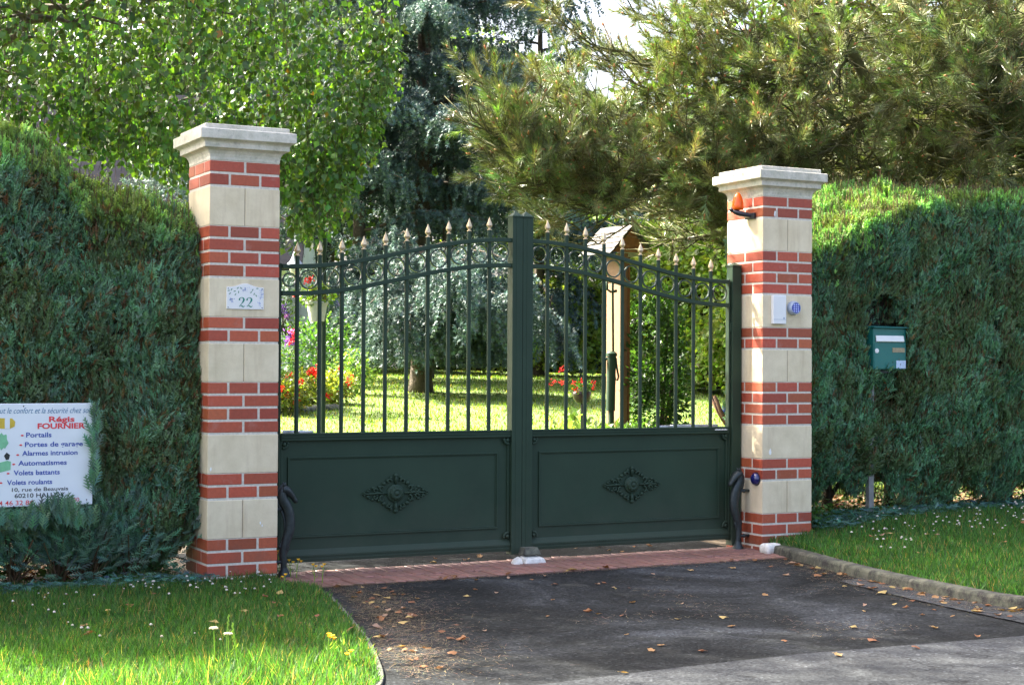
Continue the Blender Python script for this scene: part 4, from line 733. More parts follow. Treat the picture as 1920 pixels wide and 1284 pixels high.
n = 5500; f = rng.random(n)*4; ex = np.interp(f, range(5), [.62, .55, .36, .15, -.1]); ey = np.interp(f, range(5), [-.5, -1.1, -1.75, -2.4, -3.1]); a = np.c_[ex+np.abs(rng.normal(0, .22, n))-.02, ey+rng.normal(0, .2, n)]
i = rng.integers(0, 24, n//2); b = np.c_[kp[i, 0]-np.abs(rng.normal(0, .16, n//2)), kp[i, 1]+rng.normal(0, .1, n//2)]; c = np.c_[rng.uniform(.6, 4, n//3), -.40+rng.normal(0, .05, n//3)]; e = np.c_[rng.uniform(.4, 4, n), rng.uniform(-3.4, -.4, n)]; e = e[vnoise(np.c_[e, e[:, 0]*0], 2.2, 51) > .72]
P = np.concatenate([a, b, c, e]); n = len(P); d = np.c_[rng.normal(0, 1, (n, 2)), rng.normal(0, .06, n)]; s = Soup().scatter(NEEDLE_V, NEEDLE_F, np.c_[P, rng.uniform(.001, .006, n)], frames(d, np.array([[0, 0, 1.]])+rng.normal(0, .1, (n, 3))), np.c_[np.full(n, .003), rng.uniform(.02, .06, n), np.ones(n)], shade((.15, .11, .065), n, .35))
o = s.build('needle_litter', M['dry']); tag(o, 'brown pine needle litter lying along the driveway edges', 'leaf litter', None, 'stuff')
def leafy_plant(name, label, cat, c, rad, n, size, base, mat='leaf', zmin=.0, stems=True, tmpl=LEAF_V, group=None, shell=.5, nz=.7, vgap=None):
    t = thing(name, label, cat, (c[0], c[1], c[2]), group); c = np.array(c, float); rad = np.array(rad, float)
    d = unit(rng.normal(0, 1, (n*2, 3))); d[:, 2] = np.abs(d[:, 2])*2-1 if False else d[:, 2]; r = rng.random(n*2)**shell; P = c+np.array([0, 0, rad[2]])+d*rad*r[:, None]*(.75+.5*vnoise(d*3+c, 1.2, 5)[:, None])
    k = P[:, 2] > c[2]+zmin
    if vgap is not None: k &= vnoise(P, vgap, 77) > .33
    P = P[k][:n]; m = len(P); dd = unit(P-c-np.array([0, 0, rad[2]*.6]))+rng.normal(0, .5, (m, 3))-np.array([0, 0, .25]); nn = np.array([[0, 0, nz]])+unit(P-c)*.7+rng.normal(0, .45, (m, 3)); sc = size*rng.uniform(.6, 1.25, m)
    col = shade(base, m, .25, .1)*(.75+.5*vnoise(P, 2.5/size*.08, 6)[:, None]); s = Soup().scatter(tmpl, LEAF_F, P, frames(dd, nn), np.c_[sc*.85, sc, sc], col); s.build('leaves', M[mat], t)
    if stems:
        mb = MB()
        for i in range(7): q = P[rng.integers(m)]; mb.tube([c+np.array([random.uniform(-.05, .05), random.uniform(-.05, .05), -.03]), (c*.4+q*.6)+rng.normal(0, .03, 3), q], [.012*max(rad)+.004, .008*max(rad)+.003, .002], 5)
        mb.build('stems', M['bark'], t)
    return t
leafy_plant('strawberry_weed', 'low round leaved weed growing at the foot of the left hedge', 'weed', (-.44, .30, .0), (.13, .08, .10), 150, .045, (.07, .16, .04), nz=.2)
leafy_plant('nettle_weed', 'small leafy weed growing between hedge and left pillar foot', 'weed', (-.25, .26, .0), (.10, .06, .07), 90, .035, (.06, .14, .04), nz=.2)
leafy_plant('ivy_weed', 'low dark leafy weed beside the right foot of the right pillar', 'weed', (4.72, .12, .1), (.10, .10, .10), 150, .04, (.05, .12, .03), nz=.3)
# ------------------------------------------------------------------ garden things seen through the gate
gz = lambda x, y: float(h_ground(np.array([x]), np.array([y]))[0])
p = pt(606, 700, 15); lx, ly = p[0], p[1]; lz = gz(lx, ly); t = thing('lamp_post', 'dark green garden lamp post with drooping bell lamp behind the left leaf', 'lamp post', (lx, ly, lz)); mb = MB(); ztop = pt(606, 434, 15)[2]
mb.tube([(lx, ly, lz), (lx, ly, ztop)], .023, 12); mb.lathe([(.033, 0), (.033, .012), (.01, .02)], (lx, ly, ztop), 12); mb.build('pole', M['gate'], t, 'angle')
hx = np.array(_R); W = lambda du, dz: (lx+hx[0]*du, ly+hx[1]*du, ztop+dz); u = 15/FPX
mb = MB(); mb.tube([W(0, -(470-434)*u), W(-14*u, -(466-434)*u), W(-24*u, -30*u), W(-28*u, -17*u), W(-36*u, -9*u), W(-46*u, -10*u), W(-52*u, -22*u), W(-54*u, -37*u)], .010, 8); mb.build('arm', M['gate'], t, True)
mb = MB(); o_ = W(-54*u, 0); mb.lathe([(.016, -38*u), (.022, -42*u), (.03, -48*u), (.05, -56*u), (.075, -61*u), (.098, -63*u), (.094, -64*u), (.07, -61*u), (.02, -50*u)], (o_[0], o_[1], ztop), 20); mb.build('lamp_shade', M['lamp'], t, True)
mb = MB(); mb.ball((o_[0], o_[1], ztop-67*u), (.055, .055, .075), 12); mb.build('bulb', M['white'], t, True)
bx_, by_ = W(-13*u, 0)[0]-.02, W(-13*u, 0)[1]-.06; bz = ztop-(603-434)*u
t = thing('flower_trough', 'white planter of red and yellow flowers hung on the lamp post', 'planter', (bx_, by_, bz)); mb = MB(); r0, r1, hh_ = .068, .105, 37*u
mb.lathe([(r0, 0), (r1*.9, hh_*.85), (r1, hh_*.87), (r1, hh_), (r1*.9, hh_), (r1*.85, hh_*.8)], (bx_, by_, bz), 20); mb.build('pot', M['trough'], t, 'angle')
def blooms(t, pts, r, col, name='blossom', n=26):
    s = Soup(); P = np.concatenate([np.array(q)+rng.normal(0, r*.5, (n, 3)) for q in pts]); m = len(P); d = rng.normal(0, 1, (m, 3)); s.scatter(LEAF_V, LEAF_F, P, frames(d), np.full(m, r*.75), shade(col, m, .2, .05)); return s.build(name, M['petal'], t)
s = Soup(); n = 420; d = unit(rng.normal(0, 1, (n, 3))); P = np.array([bx_, by_, bz+hh_+.05])+d*np.array([.17, .12, .11])*rng.random((n, 1))**.4; s.scatter(LEAF_V, LEAF_F, P, frames(d+rng.normal(0, .5, (n, 3))), rng.uniform(.02, .045, n), shade((.10, .18, .03), n)); s.build('leaves', M['leaf'], t)
blooms(t, [pt(575, 526, 14.9), pt(582, 523, 14.9), pt(552, 553, 14.9)], .028, (.75, .03, .02), 'red_blossom'); blooms(t, [(bx_+random.uniform(-.12, .12), by_-.1, bz+hh_+random.uniform(0, .12)) for _ in range(22)], .010, (.75, .42, .03), 'yellow_blossom', 5)
blooms(t, [pt(632, 571, 14.9), pt(640, 570, 14.9), pt(530, 566, 14.9)], .022, (.22, .16, .5), 'violet_blossom', 14)
t = leafy_plant('trailing_flower', 'trailing violet flowered plant hanging beside the left pillar behind the gate', 'flowering plant', pt(533, 622, 13.8), (.13, .10, .17), 260, .032, (.09, .17, .04), zmin=-1)
blooms(t, [pt(533, 582, 13.7), pt(538, 590, 13.7), pt(529, 576, 13.7), pt(541, 594, 13.7)], .03, (.28, .14, .5), 'violet_blossom', 22); blooms(t, [pt(536, 593, 13.6)], .02, (.55, .2, .5), 'mauve_blossom', 14); blooms(t, [pt(552, 628, 13.7), pt(547, 636, 13.7)], .02, (.7, .03, .05), 'red_blossom', 16)
# flower bed: shrubs of red flowers, a low stone border
for i, (px, d_, r, nb, col, lab) in enumerate(((530, 19.5, .30, 9, (.80, .04, .02), 'yellow green flowering shrub with red blossoms nearest the left pillar in the bed'), (572, 20.5, .34, 10, (.80, .035, .02), 'yellow green flowering shrub with most red blossoms in the middle of the bed'), (618, 21.2, .32, 8, (.75, .03, .03), 'yellow green flowering shrub with deep red blossoms right of the lamp post'))):
    c = pt(px, 700, d_); c[2] = gz(c[0], c[1]); t = leafy_plant('flower_shrub', lab, 'flowering shrub', c, (r*1.1, r, r*.70), 1500, .055, (.16, .20, .035), shell=.4, group='flower shrubs in the garden bed')
    a = rng.uniform(0, 6.28, nb); rr = r*rng.uniform(.3, 1.05, nb); blooms(t, [(c[0]+rr[j]*math.cos(a[j]), c[1]-abs(rr[j]*math.sin(a[j])), c[2]+r*random.uniform(.45, 1.5)) for j in range(nb)], .042, col, 'red_blossom', 24)
    blooms(t, [(c[0]+random.uniform(-r, r), c[1]-r*.7, c[2]+random.uniform(.3, 1.0)*r) for j in range(5)], .022, (.6, .42, .06), 'yellow_blossom', 12)
c = pt(525, 660, 19.8); c[2] = gz(c[0], c[1]); t = leafy_plant('violet_flower_plant', 'tall violet and red flowered plant against the white house wall', 'flowering plant', c, (.22, .2, .42), 420, .05, (.12, .2, .05)); blooms(t, [pt(543, 625, 19.4), pt(541, 640, 19.4), pt(547, 633, 19.4)], .07, (.24, .12, .42), 'violet_blossom'); blooms(t, [pt(548, 622, 19.3), pt(546, 641, 19.3)], .045, (.55, .025, .04), 'red_blossom')
a_, b_ = pt(500, 706, 19.3), pt(636, 704, 20.4); mb = MB(); 
for i in range(14):
    f = i/14; q = a_*(1-f)+b_*f; z_ = gz(q[0], q[1]); mb.ball((q[0], q[1], z_+.03), (.09, .07, .06), 8)
o = mb.build('bed_edging', M['concrete'], None, True); tag(o, 'low pale stone edging in front of the garden flower bed', 'edging')
c = pt(663, 690, 23); c[2] = gz(c[0], c[1]); leafy_plant('round_shrub', 'round grey green shrub at the right end of the flower bed', 'shrub', c, (.34, .34, .34), 1500, .05, (.11, .20, .06), shell=.35)
c = pt(600, 690, 25); c[2] = gz(c[0], c[1]); leafy_plant('dark_shrub', 'dark green leafy shrub behind the red flower bed', 'shrub', c, (.8, .6, .55), 2600, .07, (.05, .12, .03), shell=.35)
# pump shelter and pump
sp = pt(1152, 700, 16); X0 = sp[0]; Y0 = sp[1]; t = thing('pump_shelter', 'little wooden pump shelter with plank gable roof on a tan post', 'pump shelter', (X0, Y0, gz(X0, Y0))); gz0 = gz(X0, Y0)
Xa, Ya = pt(1166, 600, 16)[:2]; zr = pt(1187, 424, 16)[2]; ze = pt(1152, 478, 16)[2]
mb = MB(); mb.box((Xa, Ya, gz0-.05), (Xa+.07, Ya+.30, ze+.02)); mb.build('post', M['tanwood'], t, False, .004); mb = MB(); mb.box((Xa+.0705, Ya-.012, gz0), (Xa+.088, Ya+.29, ze-.02)); mb.build('back_board', M['brownwood'], t)
xm = pt(1187, 424, 16)[0]; ym = Ya-.06; hw = .235; dl = .62
mb = MB(); mb.prism([(xm-hw+.03, ze+.03), (xm+hw-.03, ze+.03), (xm, zr-.03)], ym+.03, ym+.05); mb.build('gable', M['brownwood'], t)
for sgn in (-1, 1):
    mb = MB(); ev = np.array([xm+sgn*(hw+.02), ze]); rg = np.array([xm, zr]); k = 5
    for i in range(k):
        a = ev+(rg-ev)*(i/k); b = ev+(rg-ev)*((i+1.12)/k if i < k-1 else 1); nrm_ = np.array([-(b-a)[1], (b-a)[0]])*-sgn; nrm_ /= np.linalg.norm(nrm_); nrm_ = nrm_ if nrm_[1] > 0 else -nrm_; q = nrm_*.014; o1 = nrm_*.006*1
        mb.prism([tuple(a+o1*1.5), tuple(b), tuple(b+q*.8), tuple(a+q+o1)], ym+random.uniform(-.01, .0), ym+dl+random.uniform(-.01, .02))
    mb.build('roof_slope', M['wood'], t)
mb = MB(); mb.prism([(xm-.02, zr-.01), (xm+.02, zr-.01), (xm, zr+.022)], ym-.012, ym+dl+.012); mb.build('ridge_board', M['wood'], t)
t = thing('hand_pump', 'dark green cast iron hand pump with long handle on the tan post', 'hand pump', (X0, Y0, gz0)); Q = lambda px, py, off=-.05: (lambda v: (v[0]-.02, v[1]-.0, v[2]))(pt(px, py, 15.9))
mb = MB(); mb.tube([Q(1148, 770), Q(1150, 668)], .045, 14); mb.lathe([(.055, 0), (.055, .03), (.03, .05)], Q(1150, 668), 14); mb.tube([Q(1150, 850), Q(1149, 770)], .03, 10); mb.build('barrel', M['gate'], t, 'angle')
mb = MB(); mb.tube([Q(1153, 660), Q(1152, 540), Q(1152, 528)], [.011, .012, .016], 8); mb.tube([Q(1141, 520), Q(1142, 543), Q(1150, 548)], .012, 8); mb.tube([Q(1160, 545), Q(1150, 548)], .014, 8); mb.build('rod', M['gate'], t, True)
mb = MB(); mb.tube([Q(1151, 663), Q(1158, 672), Q(1160, 690), Q(1163, 706), Q(1161, 713), Q(1157, 711), Q(1153, 690), Q(1150, 672)], .010, 8); mb.build('handle', M['gate'], t, True)
mb = MB(); mb.tube([Q(1149, 675), Q(1139, 672), Q(1135, 684)], .018, 8); mb.build('spout', M['gate'], t, True)
c = pt(1232, 800, 16.2); c[2] = gz(c[0], c[1]); leafy_plant('climbing_shrub', 'dark glossy climbing shrub standing right of the tan pump post', 'shrub', c, (.36, .34, .92), 5200, .055, (.035, .085, .02), shell=.35, vgap=5)
c = pt(1190, 830, 15.6); c[2] = gz(c[0], c[1])-.05; leafy_plant('low_shrub', 'low dark leafy shrub at the foot of the pump shelter', 'shrub', c, (.34, .3, .30), 1300, .06, (.06, .13, .03), shell=.4)
for i, (px, d_) in enumerate(((1085, 14.6), (1135, 14.3))):
    c = pt(px, 830, d_); c[2] = gz(c[0], c[1]); leafy_plant('hosta', ('variegated hosta with cream edged leaves below the flower bowl', 'variegated hosta with cream edged leaves at the pump foot')[i], 'hosta', c, (.24, .2, .36), 300, .11, (.20, .30, .11), tmpl=LEAF_V, stems=False, nz=.9, group='hostas by the pump')
pc = pt(1091, 741, 14.5); t = thing('flower_bowl', 'dark brown round bowl of red geraniums on an iron stake', 'flower bowl', (pc[0], pc[1], gz(pc[0], pc[1]))); mb = MB(); r = .084
mb.lathe([(.02, -.075), (.055, -.062), (.078, -.03), (.086, .01), (.084, .035), (.076, .036), (.07, .01)], tuple(pc), 20); mb.build('bowl', M['pot'], t, True); mb = MB(); mb.tube([(pc[0], pc[1], gz(pc[0], pc[1])), (pc[0], pc[1], pc[2]-.07)], .010, 8); mb.build('stake', M['iron'], t)
s = Soup(); n = 200; d = unit(rng.normal(0, 1, (n, 3))); P = pc+np.array([0, 0, .07])+d*np.array([.11, .10, .07])*rng.random((n, 1))**.4; s.scatter(LEAF_V, LEAF_F, P, frames(d), rng.uniform(.02, .04, n), shade((.08, .17, .03), n)); s.build('leaves', M['leaf'], t)
blooms(t, [pt(1078, 730, 14.4), pt(1092, 714, 14.4), pt(1076, 719, 14.4), pt(1112, 728, 14.4), pt(1112, 718, 14.4)], .024, (.75, .03, .03), 'red_blossom', 18)
c = pt(1050, 800, 15.5); c[2] = gz(c[0], c[1]); t = leafy_plant('red_flower_plant', 'thin tall red flowered plant left of the brown bowl', 'flowering plant', c, (.17, .15, .32), 190, .05, (.16, .25, .06)); blooms(t, [pt(1052, 693, 15.3), pt(1037, 715, 15.3), pt(1054, 718, 15.3)], .03, (.75, .05, .05), 'red_blossom', 16)
# wheelbarrow
t = thing('wheelbarrow', 'blue wheelbarrow with wooden handles tipped up beside the right pillar inside', 'wheelbarrow', pt(1360, 820, 14.2)); B = lambda px, py, dd=0: tuple(pt(px, py, 14.2+dd))
for dd in (0, .35): mb = MB(); x_ = -16 if dd else 0; y_ = 0; mb.tube([B(1340+x_*.5, 742+y_, dd), B(1352+x_*.3, 772, dd), B(1372, 812, dd)], [.016, .018, .02], 8); mb.build('handle', M['tanwood'], t, True)
mb = MB(); c0 = [B(1354, 760), B(1367, 744), B(1400, 742), B(1400, 775), B(1354, 778)]; c1 = [B(1356, 765, .4), B(1368, 748, .4), B(1398, 746, .4), B(1398, 775, .4), B(1356, 778, .4)]
mb.add(c0+c1, [(4, 3, 2, 1, 0), (5, 6, 7, 8, 9)]+[(i, (i+1) % 5, 5+(i+1) % 5, 5+i) for i in range(5)]); mb.build('tray', M['barrow'], t, False, .03, 3)
mb = MB(); w0 = pt(1395, 815, 14.4); mb.lathe([(.13, -.03), (.16, -.02), (.16, .02), (.13, .03)], tuple(w0), 16, 0, '-x'); mb.build('wheel', M['black'], t, True)
# ------------------------------------------------------------------ house behind
hc = pt(540, 660, 31); gh = gz(hc[0], hc[1]); Rx = np.array([_R[0], _R[1], 0]); Rx /= np.linalg.norm(Rx); Fy = np.array([-Rx[1], Rx[0], 0]); O = np.array([hc[0], hc[1], 0])
HW = lambda u, v, z: tuple(O+Rx*u+Fy*v+np.array([0, 0, z])); t = thing('house', 'white rendered house with blue grey slate roof behind the left hedge', 'house', (hc[0], hc[1], gh))
def hexa(mb, u0, u1, v0, v1, z0, z1): 
    mb.add([HW(u0, v0, z0), HW(u1, v0, z0), HW(u1, v1, z0), HW(u0, v1, z0), HW(u0, v0, z1), HW(u1, v0, z1), HW(u1, v1, z1), HW(u0, v1, z1)], [(0, 3, 2, 1), (4, 5, 6, 7), (0, 1, 5, 4), (1, 2, 6, 5), (2, 3, 7, 6), (3, 0, 4, 7)])
mb = MB(); hexa(mb, -14, 0, 0, 4.4, gh-1.5, gh+2.2); mb.add([HW(0, 0, gh+2.2), HW(0, 4.4, gh+2.2), HW(0, 2.2, gh+5.3)], [(0, 1, 2)]); mb.add([HW(-14, 0, gh+2.2), HW(-14, 4.4, gh+2.2), HW(-14, 2.2, gh+5.3)], [(0, 2, 1)]); mb.build('wall', M['render'], t)
for v0, sg in ((-.35, 1), (4.75, -1)):
    mb = MB(); a, b, c, d = HW(-14.3, v0, gh+1.95), HW(.3, v0, gh+1.95), HW(.3, 2.2, gh+5.6), HW(-14.3, 2.2, gh+5.6); up = np.array([0, 0, .12]); top = [np.array(q)+up for q in (a, b, c, d)]; mb.add([a, b, c, d]+top, [(0, 1, 2, 3), (4, 7, 6, 5), (0, 4, 5, 1), (1, 5, 6, 2), (2, 6, 7, 3), (3, 7, 4, 0)]); rf = mb.build('roof_slope', M['slate'], t)
    uv = rf.data.uv_layers.new(name='UVMap')
    for l in rf.data.loops:
        q = Vector(rf.data.vertices[l.vertex_index].co)-Vector(O); uv.data[l.index].uv = (q.dot(Vector(Rx)), abs(q.dot(Vector(Fy))-2.2)*1.74)
mb = MB(); hexa(mb, -.02-9.6, -9.0, 1.8, 2.6, gh+4.8, gh+6.4); mb.build('chimney', M['render'], t)
for u0 in (-2.2, -5.0, -8.): mb = MB(); hexa(mb, u0, u0+1.1, -.03, .02, gh+.7, gh+1.8); w_ = mb.build('window', M['cobalt'], t); mb = MB(); hexa(mb, u0-.08, u0+1.18, -.06, -.031, gh+.62, gh+.69); mb.build('sill', M['stone'], w_)
# ------------------------------------------------------------------ trees
def limb(p0, p1, sag=.0, up=.0, n=10, wob=.05):
    p0, p1 = np.array(p0, float), np.array(p1, float); f = np.linspace(0, 1, n)[:, None]; P = p0+(p1-p0)*f; P[:, 2] += (-sag*np.sin(math.pi*f[:, 0]))+up*(f[:, 0]**3-f[:, 0])*0
    w_ = rng.normal(0, wob, (n, 3)); w_[0] = w_[-1] = 0; return P+w_
def birch():
    root = thing('birch_tree', 'large leafy birch tree hanging over the left hedge and pillar', 'tree', (-1.3, 5.2, gz(-1.3, 5.2))); C0 = np.array([-1.2, 5.0, 6.9]); Rr = np.array([3.95, 3.9, 4.1])
    mb = MB(); mb.tube([(-1.3, 5.2, .2), (-1.2, 5.2, 3), (-1.4, 5.1, 6), (-2.6, 5., 10.2)], [.20, .16, .11, .03], 12); tips = []
    for i in range(46):
        z0 = 2.6+6.4*(i/46)**.9; a = i*2.4+.3; e = np.array([math.cos(a), math.sin(a), 0])*3.9*math.sqrt(max(.15, 1-((z0+.4-6.9)/4.6)**2)); q = np.array([-1.2-.38*(z0-4.3), 5.0, z0+1.0])+e*random.uniform(.75, 1)
        P = limb((-1.2-.2*(z0-3), 5.15, z0), q, -.55, 0, 12, .05); mb.tube(P, np.linspace(.055, .008, 12), 6)
        for j in range(5):
            k = random.randrange(4, 12); r_ = P[k]+rng.normal(0, .55, 3)+np.array([0, 0, -.15]); mb.tube(limb(P[k], r_, -.1, 0, 5, .02), np.linspace(.018, .004, 5), 4); tips.append(r_)
    mb.build('trunk', M['bark'], root, True)
    n = 21500; d = unit(rng.normal(0, 1, (n, 3))); r = rng.random(n)**.36; sup = (np.abs(d)**3).sum(1)**(-1/3.); P = C0+d*Rr*(r*sup)[:, None]; P[:, 0] -= .38*(P[:, 2]-5.3); P = P[P[:, 2] > 2.95]
    gap = vnoise(P, 1.15, 31); P = P[(gap > .35) | (rng.random(len(P)) < .12)]; n = len(P)
    ln = rng.uniform(.25, .8, n); P[:, 2] += .15; low = P[:, 2]-ln; 
    # hanging fringe: curtain lower toward the gate side
    yl = lambda px: np.interp(px, [-60, 0, 100, 200, 240, 330, 520, 545, 565, 600, 640, 680, 720, 748], [285, 280, 302, 325, 322, 350, 385, 440, 470, 440, 420, 320, 215, 150])
    px = np.r_[rng.uniform(-60, 748, 2600), rng.uniform(530, 748, 700)]; py = yl(px)+40-rng.exponential(75, len(px)); py[2600:] = yl(px[2600:])*rng.random(700)-20; dp = rng.uniform(12.6, 15.0, len(px)); F_ = np.array([pt(*q) for q in zip(px, py, dp)]); lf = rng.uniform(.2, .6, len(px)); over = (py+lf*FPX/dp-yl(px)-rng.normal(-12, 40, len(px))); F_[:, 2] += np.maximum(over, 0)*dp/FPX
    P = np.concatenate([P, F_]); ln = np.concatenate([ln, lf])
    sv = np.array(SUN)/SUN.z
    def shaded(x0, x1, y0, y1, z0, z1, m, za, zb):
        G_ = np.c_[rng.uniform(x0, x1, m), rng.uniform(y0, y1, m), rng.uniform(z0, z1, m)]; h_ = rng.uniform(za, zb, m); return G_+sv*(h_-G_[:, 2])[:, None]
    X_ = np.concatenate([shaded(1.7, 2.7, .2, .3, .9, 2.5, 420, 5.2, 8.5), shaded(-1.4, .8, -2.75, -1.2, 0, 0, 900, 5.2, 8.2)]); P = np.concatenate([P, X_]); ln = np.concatenate([ln, rng.uniform(.3, .7, len(X_))]); G = P-sv*P[:, 2:3]; wob = .25*np.sin(G[:, 0]*3.1)+.15*np.sin(G[:, 0]*7.7+1); keep = ~((G[:, 1] < -2.82+wob) & (G[:, 0] < .35+.2*np.sin(G[:, 1]*4)))  # unseen twigs added to shade gate and lawn; others cut to let sun through
    keep &= ~((G[:, 1] < -3.55+wob) & (rng.random(len(P)) < .45) & (vnoise(np.c_[G[:, :2], G[:, 0]*0], 1.1, 15) > .42))
    t_ = (P[:, 1]-2.6)/SUN.y; H_ = P-np.array(SUN)*t_[:, None]; keep &= ~((t_ > 0) & (H_[:, 0] > 2.4) & (H_[:, 2] > 2.9) & (rng.random(len(P)) < .72))  # crown thinned along the sun's path so light reaches the pine
    t_ = (P[:, 1]-.3)/SUN.y; H_ = P-np.array(SUN)*t_[:, None]; keep &= ~((t_ > 0) & (np.abs(H_[:, 0]-5.0) < .9) & (np.abs(H_[:, 2]-2.45) < .45)); keep &= ~((np.abs(H_[:, 0]-4.1) < .35) & (H_[:, 2] < 2.7) & (H_[:, 2] > .5) & (vnoise(H_*np.array([1, 0, 1]), 4.5, 19) > .55))
    t_ = (P[:, 1]-3.4)/SUN.y; H_ = P-np.array(SUN)*t_[:, None]; keep &= ~((t_ > .8) & (H_[:, 0] > -1.8) & (H_[:, 0] < 3.2) & (H_[:, 2] < 4.6) & (vnoise(H_*np.array([1, 0, 1]), 2.3, 23) > .40))
    bx2, by2 = px_of(P-np.c_[ln*0, ln*0, ln]); vis = (bx2 > -150) & (by2 > -300); keep &= ~(vis & (by2 > yl(bx2)+rng.normal(-8, 26, len(P)))); keep &= ~(vis & (bx2 > 742+rng.normal(0, 14, len(P))))
    P, ln = P[keep], ln[keep]; n = len(P)
    R_ = Soup(); k = rng.choice(n, 7000); twigs(R_, P[k], np.c_[rng.normal(0, .12, (len(k), 2)), -np.ones(len(k))], ln[k], np.full(len(k), .0018), shade((.07, .045, .03), len(k))); R_.build('twigs', M['hedge'], root)
    m = 9; f = rng.random((n, m)); sw = rng.normal(0, .12, (n, 1, 2)); Q = np.zeros((n, m, 3)); Q[:, :, :2] = P[:, None, :2]+sw*f[:, :, None]*ln[:, None, None]+rng.normal(0, .03, (n, m, 2)); Q[:, :, 2] = P[:, None, 2]-f*ln[:, None]; Q = Q.reshape(-1, 3); N_ = len(Q)
    dd = np.c_[rng.normal(0, .6, (N_, 2)), -rng.uniform(.4, 1.2, N_)]; nn = np.c_[rng.normal(0, 1, (N_, 2)), rng.normal(.15, .75, N_)]; sc = rng.uniform(.036, .080, N_); col = shade((.060, .128, .028), N_, .34, .12); yl = rng.random(N_) < .006; col[yl] = shade((.24, .16, .04), yl.sum()); pale = rng.random(N_) < .15; col[pale] *= 1.5
    Soup().scatter(LEAF_V, LEAF_F, Q, frames(dd, nn), np.c_[sc*.95, sc, sc], col.clip(0, .8)).build('crown', M['birch'], root); return root
birch()
def pine():
    root = thing('pine_tree', 'spreading long needled pine tree reaching over the right hedge and pillar', 'tree', (10.4, 3.0, gz(10.4, 3.))); mb = MB(); sh = []; sd = []
    TR = lambda z: np.array([10.4-.05*z, 3.0+.05*z, z]); mb.tube([TR(z) for z in (.2, 2, 4, 6, 8, 10)], [.22, .19, .16, .13, .09, .03], 12)
    big = [TR(2.7), pt(1990, 310, 15.8), pt(1900, 292, 15.4), pt(1790, 288, 15), pt(1715, 255, 14.8), pt(1660, 205, 14.7), pt(1630, 160, 14.6), pt(1590, 80, 14.5), pt(1560, -20, 14.4), pt(1500, -160, 14.2)]
    mb.tube(spline([tuple(q) for q in big], 4), np.linspace(.105, .03, 37), 10)
    forks = [pt(1790, 288, 15), pt(1660, 205, 14.7), pt(1590, 80, 14.5), pt(1560, -20, 14.4), pt(1230, 335, 14.2)]
    T = [(868, 180, 13.3, 4), (890, 222, 13.4, 4), (925, 200, 13.6, 4), (930, 250, 13.3, 4), (962, 268, 13.5, 4), (990, 305, 13.6, 4), (1012, 235, 13.4, 4), (1048, 200, 13.6, 4), (1090, 195, 13.4, 4), (1120, 160, 13.8, 4), (960, 225, 13.8, 4), (1060, 270, 13.5, 4), (1020, 350, 13.8, 4), (862, 168, 13.6, 1), (905, 255, 13.9, 1), (945, 340, 14.2, 1), (1000, 415, 14.6, 0), (1052, 185, 13.8, 1), (985, 10, 14.2, 2), (1062, 60, 14.3, 2), (1110, 128, 14.1, 2), (1150, 425, 15.2, 0), (1250, 435, 14.8, 0), (1335, 405, 14.2, 0), (1290, 310, 13.7, 0), (1180, 255, 14.1, 1), (1400, 240, 13.6, 1),
         (1130, -30, 14.8, 2), (1495, 130, 13.4, 2), (1610, 60, 13.2, 3), (1700, 130, 13.2, 9), (1415, 60, 13.7, 3), (1780, 70, 13.0, 9), (1850, 170, 13.0, 9), (1890, 50, 13.0, 9), (1300, 130, 14., 2), (1240, 40, 14.6, 3), (1220, 350, 14.4, 0), (1090, 330, 14.6, 0), (1380, 330, 15.2, 0), (1480, 250, 14.8, 1), (1560, 180, 14, 2), (1740, 10, 14, 9), (1340, 10, 14.2, 3), (1640, -30, 13.5, 9), (1840, -40, 13.6, 9),
         (1200, -190, 15, 3), (1460, -260, 14.2, 3), (1750, -300, 14.2, 9), (1900, -150, 15, 9), (1040, -140, 15, 3), (1350, -120, 13.8, 3), (1600, -180, 13.2, 9), (1900, -330, 14.4, 9), (1600, -400, 15, 9), (1350, -380, 15.2, 3), (1150, -330, 15.6, 3), (1950, -20, 13.2, 9)]
    T += [(random.uniform(1380, 1930), random.uniform(-10, 300), random.uniform(13.0, 16.2), 9 if random.random() < .6 else 1) for _ in range(24)]+[(random.uniform(1000, 1400), random.uniform(120, 420), random.uniform(13.6, 15.4), random.choice((0, 1, 2))) for _ in range(9)]
    for px, py, d_, o in T:
        tip = pt(px, py, d_); st = TR(min(9.5, max(2.2, tip[2]+random.uniform(-.5, .9)))) if o == 9 else forks[o]
        P = limb(st, tip, .22+.05*np.linalg.norm(tip-st), 0, 14, .06); P[-3:, 2] += np.array([.0, .05, .12]); Lg = np.linalg.norm(tip-st); mb.tube(P, np.linspace(.012+.0035*Lg, .005, 14), 6)
        m = int(Lg/.085)
        for j in range(m):
            f = .22+.78*j/m; q = np.array([np.interp(f*13, range(14), P[:, a]) for a in range(3)]); tg = unit(P[min(13, int(f*13)+1)]-P[max(0, int(f*13)-1)]); side = unit(np.cross(tg, (0, 0, 1)))*(1 if j % 2 else -1)
            l2 = (.25+.75*(1-f)**.6)*random.uniform(.6, 1.1)*.85; b = unit(tg*.75+side*random.uniform(.5, 1.1)+np.array([0, 0, random.uniform(-.25, .35)])); e = q+b*l2+np.array([0, 0, .10*l2]); mb.tube([q, q+(e-q)*.5-np.array([0, 0, .04]), e], [.006, .005, .003], 4)
            if f < .38 and random.random() < .6: continue
            nb = max(1, int(l2/.11))
            for k in range(nb):
                g = 1-.62*k/nb; c = q+(e-q)*g; sh.append(c); sd.append(b*.8+rng.normal(0, .35, 3)+np.array([0, 0, .42]))
                if k < 2: sh.append(c+rng.normal(0, .06, 3)); sd.append(b*.6+rng.normal(0, .6, 3)+np.array([0, 0, .35]))
